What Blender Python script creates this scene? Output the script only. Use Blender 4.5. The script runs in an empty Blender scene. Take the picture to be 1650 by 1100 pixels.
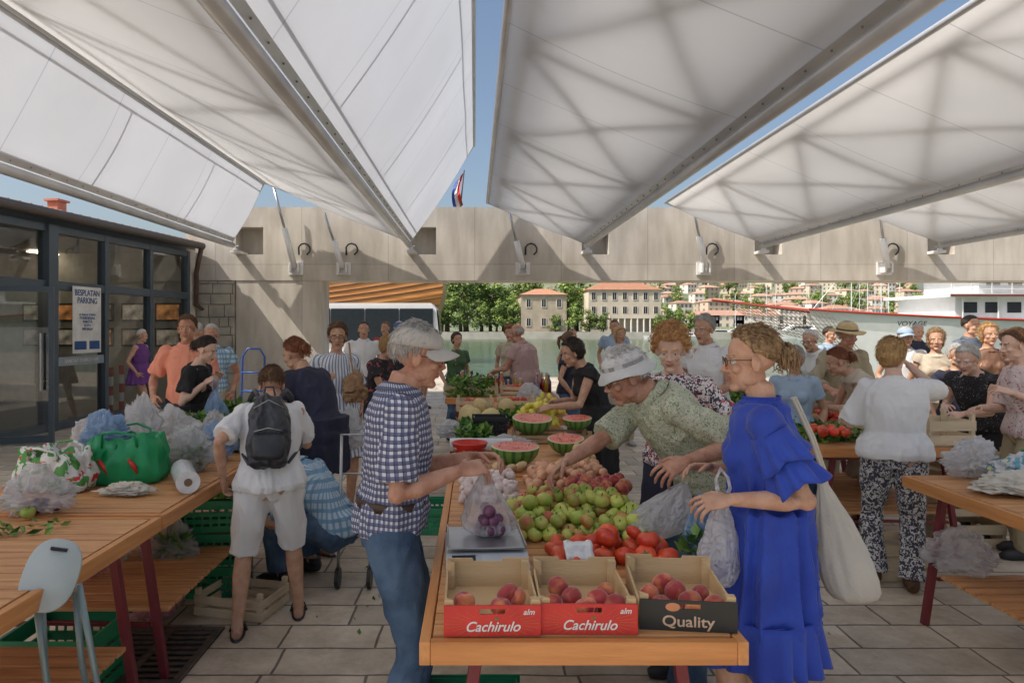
import bpy, math, random
from mathutils import Vector, Matrix, noise
random.seed(7)
V=Vector
R_=math.radians
H=1.65
def X(px,Y): return (px-765)*Y/1100.0
def Z(py,Y): return H+(525-py)*Y/1100.0
SC=bpy.context.scene
COL=SC.collection
# ------------------------------------------------------------ materials
MATS={}
def nn(nt,t,**k):
    n=nt.nodes.new(t)
    for a,b in k.items(): setattr(n,a,b)
    return n
def c4(c): return (c[0],c[1],c[2],1)
def M(name,c1,c2=None,sc=6,rough=.6,bump=0,bs=40,metal=0,rnd=0,detail=4,stretch=None,spec=None,sheen=0,coat=0,lo=.35,hi=.65):
    if name in MATS: return MATS[name]
    m=bpy.data.materials.new(name); m.use_nodes=True; nt=m.node_tree
    b=nt.nodes['Principled BSDF']; L=nt.links.new
    b.inputs['Roughness'].default_value=rough; b.inputs['Metallic'].default_value=metal
    if spec is not None: b.inputs['Specular IOR Level'].default_value=spec
    if coat: b.inputs['Coat Weight'].default_value=coat
    if sheen: b.inputs['Sheen Weight'].default_value=sheen
    if c2 is None: c2=tuple(x*.82 for x in c1)
    tc=nn(nt,'ShaderNodeTexCoord'); mp=nn(nt,'ShaderNodeMapping'); L(tc.outputs['Object'],mp.inputs[0])
    if stretch: mp.inputs['Scale'].default_value=stretch
    vec=mp.outputs[0]
    if rnd:
        oi=nn(nt,'ShaderNodeObjectInfo'); ml=nn(nt,'ShaderNodeMath',operation='MULTIPLY'); ml.inputs[1].default_value=37
        L(oi.outputs['Random'],ml.inputs[0]); va=nn(nt,'ShaderNodeVectorMath',operation='ADD'); L(vec,va.inputs[0]); L(ml.outputs[0],va.inputs[1]); vec=va.outputs[0]
    no=nn(nt,'ShaderNodeTexNoise'); no.inputs['Scale'].default_value=sc; no.inputs['Detail'].default_value=detail; L(vec,no.inputs['Vector'])
    cr=nn(nt,'ShaderNodeValToRGB'); cr.color_ramp.elements[0].position=lo; cr.color_ramp.elements[1].position=hi
    cr.color_ramp.elements[0].color=c4(c1); cr.color_ramp.elements[1].color=c4(c2); L(no.outputs['Fac'],cr.inputs[0])
    out=cr.outputs[0]
    if rnd:
        hs=nn(nt,'ShaderNodeHueSaturation'); mr=nn(nt,'ShaderNodeMapRange'); mr.inputs[3].default_value=1-rnd; mr.inputs[4].default_value=1+rnd
        L(oi.outputs['Random'],mr.inputs[0]); L(mr.outputs[0],hs.inputs['Value']); L(out,hs.inputs['Color']); out=hs.outputs[0]
    L(out,b.inputs['Base Color'])
    if bump:
        n2=nn(nt,'ShaderNodeTexNoise'); n2.inputs['Scale'].default_value=bs; n2.inputs['Detail'].default_value=5; L(vec,n2.inputs['Vector'])
        bp=nn(nt,'ShaderNodeBump'); bp.inputs['Strength'].default_value=bump; bp.inputs['Distance'].default_value=.01
        L(n2.outputs['Fac'],bp.inputs['Height']); L(bp.outputs[0],b.inputs['Normal'])
    MATS[name]=m; return m
def grid_mat(name,base,lines,rough=.8):
    if name in MATS: return MATS[name]
    m=M(name,base,tuple(x*.9 for x in base),rough=rough,bump=.2,bs=90); nt=m.node_tree; L=nt.links.new
    b=nt.nodes['Principled BSDF']; src=b.inputs['Base Color'].links[0].from_socket
    tc=nn(nt,'ShaderNodeTexCoord'); no=nn(nt,'ShaderNodeTexNoise'); no.inputs['Scale'].default_value=4
    L(tc.outputs['Object'],no.inputs['Vector'])
    sub=nn(nt,'ShaderNodeVectorMath',operation='MULTIPLY_ADD'); sub.inputs[1].default_value=(.03,.03,.03)
    L(no.outputs['Color'],sub.inputs[0]); L(tc.outputs['Object'],sub.inputs[2])
    sp=nn(nt,'ShaderNodeSeparateXYZ'); L(sub.outputs[0],sp.inputs[0])
    at=nn(nt,'ShaderNodeMath',operation='ARCTAN2'); L(sp.outputs[1],at.inputs[0]); L(sp.outputs[0],at.inputs[1])
    for ax,f,w,c in lines:
        s={'x':sp.outputs[0],'y':sp.outputs[1],'z':sp.outputs[2],'a':at.outputs[0]}[ax]
        m1=nn(nt,'ShaderNodeMath',operation='MULTIPLY'); m1.inputs[1].default_value=f; L(s,m1.inputs[0])
        fr=nn(nt,'ShaderNodeMath',operation='FRACT'); L(m1.outputs[0],fr.inputs[0])
        lt=nn(nt,'ShaderNodeMath',operation='LESS_THAN'); lt.inputs[1].default_value=w; L(fr.outputs[0],lt.inputs[0])
        ml=nn(nt,'ShaderNodeMath',operation='MULTIPLY'); ml.inputs[1].default_value=.8; L(lt.outputs[0],ml.inputs[0])
        mx=nn(nt,'ShaderNodeMix',data_type='RGBA'); L(ml.outputs[0],mx.inputs[0]); L(src,mx.inputs[6]); mx.inputs[7].default_value=c4(c); src=mx.outputs[2]
    L(src,b.inputs['Base Color']); return m
def spot_mat(name,base,c2,sc=25,th=.35,c3=None,rough=.8):
    if name in MATS: return MATS[name]
    m=M(name,base,tuple(x*.92 for x in base),rough=rough,bump=.2,bs=90); nt=m.node_tree; L=nt.links.new
    b=nt.nodes['Principled BSDF']; src=b.inputs['Base Color'].links[0].from_socket
    tc=nn(nt,'ShaderNodeTexCoord')
    for i,c in enumerate([c2]+([c3] if c3 else [])):
        no=nn(nt,'ShaderNodeTexNoise'); no.inputs['Scale'].default_value=sc*(1+.5*i); no.inputs['Detail'].default_value=2; no.inputs['Distortion'].default_value=1.5
        L(tc.outputs['Object'],no.inputs['Vector'])
        gt=nn(nt,'ShaderNodeMath',operation='GREATER_THAN'); gt.inputs[1].default_value=1-th-.06*i; L(no.outputs['Fac'],gt.inputs[0])
        mx=nn(nt,'ShaderNodeMix',data_type='RGBA'); L(gt.outputs[0],mx.inputs[0]); L(src,mx.inputs[6]); mx.inputs[7].default_value=c4(c); src=mx.outputs[2]
    L(src,b.inputs['Base Color']); return m
def facing(nt,p,mul,add):
    L=nt.links.new; lw=nn(nt,'ShaderNodeLayerWeight'); a=nn(nt,'ShaderNodeMath',operation='POWER'); a.inputs[1].default_value=p; L(lw.outputs['Facing'],a.inputs[0])
    b=nn(nt,'ShaderNodeMath',operation='MULTIPLY_ADD'); b.inputs[1].default_value=mul; b.inputs[2].default_value=add; L(a.outputs[0],b.inputs[0]); return b.outputs[0]
def film_mat(name,c,alpha=.5,rough=.25):
    if name in MATS: return MATS[name]
    m=bpy.data.materials.new(name); m.use_nodes=True; nt=m.node_tree; L=nt.links.new
    for n in list(nt.nodes): nt.nodes.remove(n)
    o=nn(nt,'ShaderNodeOutputMaterial'); tr=nn(nt,'ShaderNodeBsdfTransparent'); df=nn(nt,'ShaderNodeBsdfDiffuse'); tl=nn(nt,'ShaderNodeBsdfTranslucent'); gl=nn(nt,'ShaderNodeBsdfGlossy')
    df.inputs[0].default_value=c4(c); tl.inputs[0].default_value=c4(c); gl.inputs[1].default_value=rough; gl.inputs[0].default_value=(.95,.95,.95,1)
    a=nn(nt,'ShaderNodeMixShader'); a.inputs[0].default_value=.45; L(df.outputs[0],a.inputs[1]); L(tl.outputs[0],a.inputs[2])
    g=nn(nt,'ShaderNodeMixShader'); L(facing(nt,3,.4,.06),g.inputs[0])
    t=nn(nt,'ShaderNodeMixShader'); t.inputs[0].default_value=alpha; L(tr.outputs[0],t.inputs[1]); L(a.outputs[0],t.inputs[2])
    L(t.outputs[0],g.inputs[1]); L(gl.outputs[0],g.inputs[2]); L(g.outputs[0],o.inputs[0])
    tc=nn(nt,'ShaderNodeTexCoord'); no=nn(nt,'ShaderNodeTexNoise'); no.inputs['Scale'].default_value=18; no.inputs['Distortion'].default_value=3; L(tc.outputs['Object'],no.inputs['Vector'])
    bp=nn(nt,'ShaderNodeBump'); bp.inputs['Strength'].default_value=1; bp.inputs['Distance'].default_value=.035; L(no.outputs['Fac'],bp.inputs['Height'])
    L(bp.outputs[0],df.inputs['Normal']); L(bp.outputs[0],gl.inputs['Normal'])
    MATS[name]=m; return m
# ------------------------------------------------------------ mesh builder
class MB:
    def __init__(s): s.v=[];s.f=[];s.m=[]
    def add(s,vs,fs,m=0): o=len(s.v); s.v+=[tuple(v) for v in vs]; s.f+=[tuple(i+o for i in f) for f in fs]; s.m+=[m]*len(fs); return s
    def box(s,x0,x1,y0,y1,z0,z1,m=0):
        vs=[(x,y,z) for x in(x0,x1) for y in(y0,y1) for z in(z0,z1)]
        return s.add(vs,[(0,1,3,2),(4,6,7,5),(0,4,5,1),(2,3,7,6),(0,2,6,4),(1,5,7,3)],m)
    def beam(s,a,b,w,h,m=0,up=V((0,0,1))):
        a=V(a);b=V(b);t=(b-a).normalized(); u=t.cross(up)
        if u.length<1e-4: u=t.cross(V((0,1,0)))
        u.normalize(); n=u.cross(t)
        vs=[p+u*(i*w/2)+n*(j*h/2) for p in(a,b) for i in(-1,1) for j in(-1,1)]
        return s.add(vs,[(0,1,3,2),(4,6,7,5),(0,4,5,1),(2,3,7,6),(0,2,6,4),(1,5,7,3)],m)
    def rings(s,rs,m=0,cap=True):
        n=len(rs[0]); vs=[p for r in rs for p in r]; fs=[]
        for i in range(len(rs)-1):
            for j in range(n): fs.append((i*n+j,i*n+(j+1)%n,(i+1)*n+(j+1)%n,(i+1)*n+j))
        if cap: fs.append(tuple(range(n))[::-1]); fs.append(tuple((len(rs)-1)*n+j for j in range(n)))
        return s.add(vs,fs,m)
    def tube(s,pts,rs,n=10,m=0,cap=True):
        pts=[V(p) for p in pts]
        if not hasattr(rs,'__len__'): rs=[rs]*len(pts)
        out=[];u=None
        for i,p in enumerate(pts):
            t=(pts[min(i+1,len(pts)-1)]-pts[max(i-1,0)])
            if t.length<1e-7: t=V((0,0,1))
            t.normalize()
            if u is None: u=t.cross(V((0,0,1)) if abs(t.z)<.9 else V((0,1,0)))
            u=(u-t*u.dot(t)).normalized(); w=t.cross(u)
            out.append([p+(u*math.cos(2*math.pi*j/n)+w*math.sin(2*math.pi*j/n))*rs[i] for j in range(n)])
        return s.rings(out,m,cap)
    def ell(s,c,r,m=0,nu=16,nv=10,R=None):
        c=V(c)
        if not hasattr(r,'__len__'): r=(r,r,r)
        def q(a,b):
            p=V((r[0]*math.cos(a)*math.cos(b),r[1]*math.sin(a)*math.cos(b),r[2]*math.sin(b)))
            return c+(R@p if R else p)
        vs=[q(0,-math.pi/2)]
        for i in range(1,nv):
            for j in range(nu): vs.append(q(2*math.pi*j/nu,-math.pi/2+math.pi*i/nv))
        vs.append(q(0,math.pi/2)); fs=[]
        for j in range(nu):
            fs.append((0,1+(j+1)%nu,1+j)); k=len(vs)-1; b=1+(nv-2)*nu; fs.append((k,b+j,b+(j+1)%nu))
        for i in range(nv-2):
            for j in range(nu):
                a=1+i*nu; fs.append((a+j,a+(j+1)%nu,a+nu+(j+1)%nu,a+nu+j))
        return s.add(vs,fs,m)
    def lathe(s,prof,c=(0,0,0),n=24,m=0,cap=False):
        return s.rings([[V(c)+V((r*math.cos(2*math.pi*j/n),r*math.sin(2*math.pi*j/n),z)) for j in range(n)] for r,z in prof],m,cap)
    def prism(s,poly,y0,y1,m=0,axis='y'):
        n=len(poly)
        if axis=='y': vs=[(a,y0,b) for a,b in poly]+[(a,y1,b) for a,b in poly]
        elif axis=='x': vs=[(y0,a,b) for a,b in poly]+[(y1,a,b) for a,b in poly]
        else: vs=[(a,b,y0) for a,b in poly]+[(a,b,y1) for a,b in poly]
        return s.add(vs,[tuple(range(n)),tuple(range(2*n-1,n-1,-1))]+[(i,i+n,(i+1)%n+n,(i+1)%n) for i in range(n)],m)
    def mesh(s,name='m'):
        me=bpy.data.meshes.new(name); me.from_pydata(s.v,[],s.f)
        me.polygons.foreach_set('material_index',s.m); me.update(); return me
def tag(o,label=None,cat=None,group=None,kind=None):
    if label: o['label']=label
    if cat: o['category']=cat
    if group: o['group']=group
    if kind: o['kind']=kind
    return o
def mkme(me,name,mats,parent=None,smooth=False,loc=(0,0,0),rot=(0,0,0),bevel=0,solid=0,**k):
    if smooth: me.polygons.foreach_set('use_smooth',[True]*len(me.polygons))
    me.materials.clear()
    for m in (mats if isinstance(mats,(list,tuple)) else [mats]): me.materials.append(m)
    o=bpy.data.objects.new(name,me); COL.objects.link(o); o.location=loc; o.rotation_euler=rot
    if parent: o.parent=parent
    if solid: md=o.modifiers.new('s','SOLIDIFY'); md.thickness=solid
    if bevel: md=o.modifiers.new('b','BEVEL'); md.width=bevel; md.segments=2; md.limit_method='ANGLE'
    return tag(o,**k)
def mk(mb,name,mats,parent=None,**k):
    me=mb.mesh(name); mi=mb.m
    sm=k.pop('smooth',False)
    o=mkme(me,name,mats,parent,smooth=sm,**k); me.polygons.foreach_set('material_index',mi); return o
def empty(name,loc=(0,0,0),rot=(0,0,0),**k):
    o=bpy.data.objects.new(name,None); COL.objects.link(o); o.location=loc; o.rotation_euler=rot; o.empty_display_size=.1; return tag(o,**k)
def dup(o,loc=None,rot=None,scale=None,**k):
    c=o.copy(); COL.objects.link(c)
    if loc is not None: c.location=loc
    if rot is not None: c.rotation_euler=rot
    if scale is not None: c.scale=(scale,)*3
    for ch in o.children:
        d=ch.copy(); COL.objects.link(d); d.parent=c
        for g in ch.children:
            e=g.copy(); COL.objects.link(e); e.parent=d
    return tag(c,**k)
def remesh(mb,vox,it=3,fac=.5):
    me=mb.mesh('t'); o=bpy.data.objects.new('t',me); COL.objects.link(o)
    r=o.modifiers.new('r','REMESH'); r.mode='VOXEL'; r.voxel_size=vox; r.use_smooth_shade=True
    if it: s=o.modifiers.new('s','SMOOTH'); s.iterations=it; s.factor=fac
    dg=bpy.context.evaluated_depsgraph_get(); dg.update()
    out=bpy.data.meshes.new_from_object(o.evaluated_get(dg))
    bpy.data.objects.remove(o); bpy.data.meshes.remove(me); return out
def folds(me,amp,f,seed=0,zs=.5,fn=None):
    off=V((seed*3.1,seed*1.7,seed))
    nrm=[v.normal.copy() for v in me.vertices]
    for v,n in zip(me.vertices,nrm):
        p=v.co; q=V((p.x*f,p.y*f,p.z*f*zs))+off
        w=noise.noise(q*.45)*1.5; q2=q+V((w,w,-w))
        d=amp*(.5-2.1*abs(noise.noise(q2)))+amp*.6*(.3-abs(noise.noise(q2*2.6)))
        if fn: d+=fn(p)
        v.co=p+n*d
    me.update(); return me
def me2mb(me,mb,m=0,mf=None):
    o=len(mb.v); mb.v+=[tuple(v.co) for v in me.vertices]
    for p in me.polygons:
        mb.f.append(tuple(i+o for i in p.vertices)); mb.m.append(mf(p.center) if mf else m)
def text(s,size,loc,rot,mat,parent=None,shear=0,name='lettering',ext=.0006,align='CENTER',lsp=1,sx=1):
    cu=bpy.data.curves.new('c','FONT'); cu.body=s; cu.size=size; cu.shear=shear; cu.extrude=ext; cu.align_x=align; cu.align_y='CENTER'; cu.space_line=lsp; cu.offset=size*.012
    o=bpy.data.objects.new('t',cu); COL.objects.link(o); dg=bpy.context.evaluated_depsgraph_get(); dg.update()
    me=bpy.data.meshes.new_from_object(o.evaluated_get(dg)); bpy.data.objects.remove(o)
    q=mkme(me,name,mat,parent,loc=loc,rot=rot); q.scale=(sx,1,1); return q
skins={'tan':M('skin tan',(.50,.27,.175),(.60,.36,.25),22,.5,.35,90,spec=.3),'fair':M('skin fair',(.62,.39,.29),(.70,.47,.37),22,.5,.3,90,spec=.3),'red':M('skin ruddy',(.43,.20,.13),(.58,.33,.23),18,.5,.45,90,spec=.3)}
lipm=M('lips',(.42,.16,.13)); white_eye=M('eye white',(.6,.57,.53),rough=.2); iris=M('iris',(.03,.02,.015),rough=.15)
black=M('black plastic',(.012,.012,.014),(.02,.02,.022),rough=.4)
steel=M('steel',(.5,.51,.52),(.4,.41,.42),8,.35,metal=.9)
whitep=M('white paint',(.75,.75,.74),(.7,.7,.69),3,.45)
hairs={'brown':((.10,.045,.02),(.18,.09,.04)),'blond':((.42,.24,.09),(.6,.38,.17)),'grey':((.4,.38,.36),(.55,.53,.5)),'dark':((.02,.013,.01),(.05,.03,.02)),'ginger':((.46,.21,.07),(.7,.40,.17)),'lbrown':((.18,.10,.045),(.50,.33,.17)),'white':((.6,.58,.55),(.7,.69,.66)),'rbrown':((.2,.06,.025),(.3,.1,.04))}
def hairmat(c): return M('hair '+c,hairs[c][0],hairs[c][1],70,.45,1,140,stretch=(1,1,.2),spec=.5)
# ------------------------------------------------------------ people
def ik(a,b,l1,l2,pole):
    a=V(a);b=V(b);d=b-a; L=min(max(d.length,.05),(l1+l2)*.995); d.normalize(); b=a+d*L
    x=(l1*l1-l2*l2+L*L)/(2*L); h=math.sqrt(max(l1*l1-x*x,0)); p=V(pole); p=(p-d*p.dot(d))
    if p.length<1e-4: p=V((0,1,0))
    p.normalize(); return a+d*x+p*h,b
def hand(W,d,n,k,curl,side,vox):
    mb=MB(); d=d.normalized(); n=(n-d*n.dot(d)).normalized(); t=n.cross(d)*side
    rs=[]
    for q,w,th in((-.02,.024,.019),(0,.026,.017),(.03,.037,.015),(.07,.042,.013),(.093,.039,.010)):
        rs.append([W+d*q*k+(t*math.cos(a*math.pi/6)*w+n*math.sin(a*math.pi/6)*th)*k for a in range(12)])
    mb.rings(rs)
    for i,L in enumerate((.072,.082,.076,.058)):
        p=W+(d*.085+t*(.0335-.0223*i))*k; th=.05+.10*i; pts=[p]; 
        for fr,ca in((.45,.6),(.3,1.0),(.25,.7)):
            th+=curl*ca; p=p+(d*math.cos(th)+n*math.sin(th)+t*(.16-.11*i))*L*fr*k; pts.append(p)
        mb.tube(pts,[.0088*k,.0080*k,.0074*k,.0052*k],8)
        mb.ell(pts[1],.0084*k,nu=6,nv=4); mb.ell(pts[-1],.0056*k,nu=6,nv=4)
    p=W+(d*.02+t*.024)*k; pts=[p]
    for L,v in((.042,d*.7+t*.75+n*.25),(.032,d*.85+t*.35+n*(.25+.5*curl)),(.026,d*.8+n*(.3+.6*curl))):
        p=p+v.normalized()*L*k; pts.append(p)
    mb.tube(pts,[.0135*k,.0105*k,.0092*k,.006*k],8)
    if vox:
        me=remesh(mb,vox,1); out=MB(); me2mb(me,out); bpy.data.meshes.remove(me); return out
    return mb
HEADC={}
def headmesh(sex,vox):
    key=(sex,vox)
    if key in HEADC: return HEADC[key]
    m=MB(); j=1 if sex=='m' else .93
    m.ell((0,-.012,.035),(.074,.092,.084),nu=24,nv=16)
    m.ell((0,.026,-.035),(.056*j,.058,.082),nu=24,nv=16)
    m.ell((0,.060,-.1),(.026*j,.022,.017)); m.ell((0,.0,-.06),(.055*j,.052,.042))
    for s in(-1,1): m.ell((s*.045*j,.012,-.07),(.016,.03,.022))
    m.tube([(0,.074,.018),(0,.090,-.01),(0,.102,-.03),(0,.088,-.042)],[.008,.0095,.0115,.007],10)
    for s in(-1,1):
        m.ell((s*.012,.088,-.034),(.009,.011,.0075)); m.ell((s*.029,.073,.021),(.026,.011,.008))
        m.ell((s*.04,.058,-.026),(.021,.02,.019)); m.ell((s*.076,-.006,-.008),(.008,.019,.031),R=Matrix.Rotation(s*-.35,3,'Z')); m.ell((s*.072,-.002,-.02),(.01,.012,.016))
        m.ell((s*.031,.0672,.0092),(.0165,.0105,.0058)); m.ell((s*.031,.0660,-.0105),(.015,.0095,.0045))
    m.ell((0,.083,-.0585),(.024,.008,.005)); m.ell((0,.081,-.068),(.020,.008,.0055))
    me=remesh(m,vox,1,.45)
    def mf(c):
        if abs(c.x)<.025 and -.074<c.z<-.054 and c.y>.077: return 1
        if .012<abs(c.x)<.05 and .020<c.z<.0275 and c.y>.06: return 2
        return 0
    o=MB(); me2mb(me,o,mf=mf)
    for s in(-1,1):
        o.ell((s*.031,.0650,-.0005),.0120,m=3,nu=12,nv=8); o.ell((s*.031,.0742,-.001),(.0052,.0042,.0052),m=4,nu=8,nv=6)
    HEADC[key]=o; return o
def sst(a,b,x):
    t=max(0,min(1,(x-a)/(b-a))); return t*t*(3-2*t)
def hairmesh(style,hi):
    m=MB(); nu,nv=(72,44) if hi else (36,24)
    P=dict(short=(-.12,.60,-.5,1.04,.005,1),bald=(-.25,9,-.5,1.0,.003,1),curly=(-.5,.40,-.8,1.18,.03,1),bob=(-.75,.58,-.95,1.12,.006,1.25),bun=(-.12,.6,-.45,1.05,.006,1),pony=(-.12,.62,-.45,1.06,.004,1),long=(-.8,.62,-.95,1.13,.006,1.75))[style]
    side,front,back,rad,amp,zl=P
    m.ell((0,0,0),1,nu=nu,nv=nv); vs=[]; ks=[]
    for q in m.v:
        p=V(q); y,z=p.y,p.z
        thr=side+(front-side)*sst(.05,.7,y) if y>0 else side+(back-side)*sst(0,.6,-y)
        thr+=.07*noise.noise(p*5)
        k=sst(thr-.04,thr+.06,z)
        if style=='bald': k*=1-sst(.12,.3,z); k*=1-sst(-.1,.25,y)
        n=noise.noise(V((p.x*7,p.y*7,p.z*2.2)))*amp+noise.noise(V((p.x*18,p.y*18,p.z*4)))*amp*.6
        if style=='curly': n=amp*(.6-1.6*abs(noise.noise(p*4)))+amp*.5*noise.noise(p*10)
        r=.80+(rad-.80)*k
        zz=z*(zl if z<0 and y<.5 else 1)
        v=V((p.x*.079*r,p.y*.096*r-.014,zz*.09*r+.038)); v+=p*n*k
        if z<-.2 and style in('bob','long'): v.y-=.01
        vs.append(tuple(v)); ks.append(k)
    m.v=vs
    if hi:
        idx=[i for i in range(len(vs)) if ks[i]>.75]; rn=random.Random(len(idx))
        N=900
        if style=='bald': N=60
        for _ in range(N):
            i=rn.choice(idx); p=V(vs[i]); n=V((p.x/.079,(p.y+.014)/.096,(p.z-.038)/.09)).normalized()
            p=p+V((rn.gauss(0,.003),rn.gauss(0,.003),rn.gauss(0,.003)))
            if style=='curly':
                c=p+n*rn.uniform(-.004,.014); a=V((rn.gauss(0,1),rn.gauss(0,1),rn.gauss(0,1))).normalized(); b=a.cross(n+V((.01,.02,.03))).normalized(); R0=rn.uniform(.006,.013)
                m.tube([c+(a*math.cos(t*1.1)+b*math.sin(t*1.1))*R0+n*t*.001 for t in range(5)],[.002,.0022,.002,.0016,.0005],4)
            else:
                back=V((rn.gauss(0,.25),-1,-.35)) if style in('bun','pony') else V((p.x*6+rn.gauss(0,.35),-.55 if p.z>.06 else -.15,-.9))
                t=(back-n*back.dot(n)).normalized(); L=rn.uniform(.02,.05)
                m.tube([p-n*.002,p+t*L*.5+n*.003,p+t*L-n*.001+n*rn.uniform(0,.006)],[.0012,.0014,.0003],4)
    if style=='bun':
        c0=V((0,-.122,.015)); o=len(m.v); m.ell(c0,(.038,.034,.042),nu=24,nv=16)
        for i in range(o,len(m.v)):
            p=V(m.v[i]); m.v[i]=tuple(p+(p-c0).normalized()*.012*(noise.noise(p*50)))
        rn=random.Random(5)
        for i in range(150 if hi else 12):
            a=V((rn.gauss(0,1),rn.gauss(-.3,1),rn.gauss(0,1))).normalized(); b=a.cross(V((rn.gauss(0,1),1,0))).normalized(); q=c0+a*.034; L=rn.uniform(.02,.055)
            m.tube([q,q+b*L*.4+a*.012,q+b*L*.8+a*.008-V((0,0,.014)),q+b*L-V((0,0,.045))*rn.random()],[.0022,.0022,.0016,.0004],5)
    if style=='pony': m.tube([(0,-.105,.06),(0,-.14,.04),(0,-.15,-.03),(0,-.135,-.11)],[.02,.026,.022,.006],12)
    return m
def hatmesh(kind):
    m=MB()
    def dome(r,zmin,zt,c=(0,-.014,.045),n=36,fl=1):
        rs=[]
        for i in range(9):
            a=i/8*math.pi/2; rr=max(.001,math.cos(a)**fl*r)
            rs.append([V(c)+V((rr*.86*math.cos(t*2*math.pi/n),rr*math.sin(t*2*math.pi/n),zmin+(zt-zmin)*math.sin(a)+.007*noise.noise(V((t*.6,i*.9,r*50))))) for t in range(n)])
        m.rings(rs,0,True)
    if kind=='cap':
        dome(.106,-.005,.075,fl=.7); rs=[]
        for i in range(7):
            q=i/6; n=13; ring=[]
            for t in range(n):
                a=R_(25+130*t/(n-1)); r=.099+.072*q*math.sin((a-R_(25))/R_(130)*math.pi)**.5
                ring.append(V((r*.86*math.cos(a),r*math.sin(a)-.014,.046-.022*q-.35*(math.cos(a)*.86*r)**2/.1)))
            rs.append(ring)
        up=[[p+V((0,0,.004)) for p in r] for r in rs]; n=13; vs=[p for r in rs for p in r]+[p for r in up for p in r]; fs=[]
        T=7*n
        for i in range(6):
            for j in range(n-1): fs+=[(i*n+j,i*n+j+1,(i+1)*n+j+1,(i+1)*n+j),(T+i*n+j,T+(i+1)*n+j,T+(i+1)*n+j+1,T+i*n+j+1)]
        for j in range(n-1): fs.append((6*n+j,6*n+j+1,T+6*n+j+1,T+6*n+j))
        m.add(vs,fs); m.ell((0,-.014,.122),(.008,.008,.005))
    else:
        w,dz,fl,zt=(.034,-.042,.5,.070) if kind=='bucket' else (.075,-.012,.45,.09)
        dome(.105,.0,zt,fl=fl)
        n=36; rs=[]
        for q,off in((0,0),(.5,0),(1,0),(1,.004),(.5,.004),(0,.004)):
            rs.append([V((( .103+w*q)*.88*math.cos(t*2*math.pi/n),(.103+w*q)*math.sin(t*2*math.pi/n)-.014,.05+dz*q+off+.008*q*math.sin(t*2*math.pi/n*3)+.006*q*noise.noise(V((t*.5,1,1))))) for t in range(n)])
        m.rings(rs,0,False)
        m.rings([[V((.1065*.87*math.cos(t*2*math.pi/n),.1065*math.sin(t*2*math.pi/n)-.014,z)) for t in range(n)] for z in(.052,.070)],1,False)
    return m
PC=0
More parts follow.
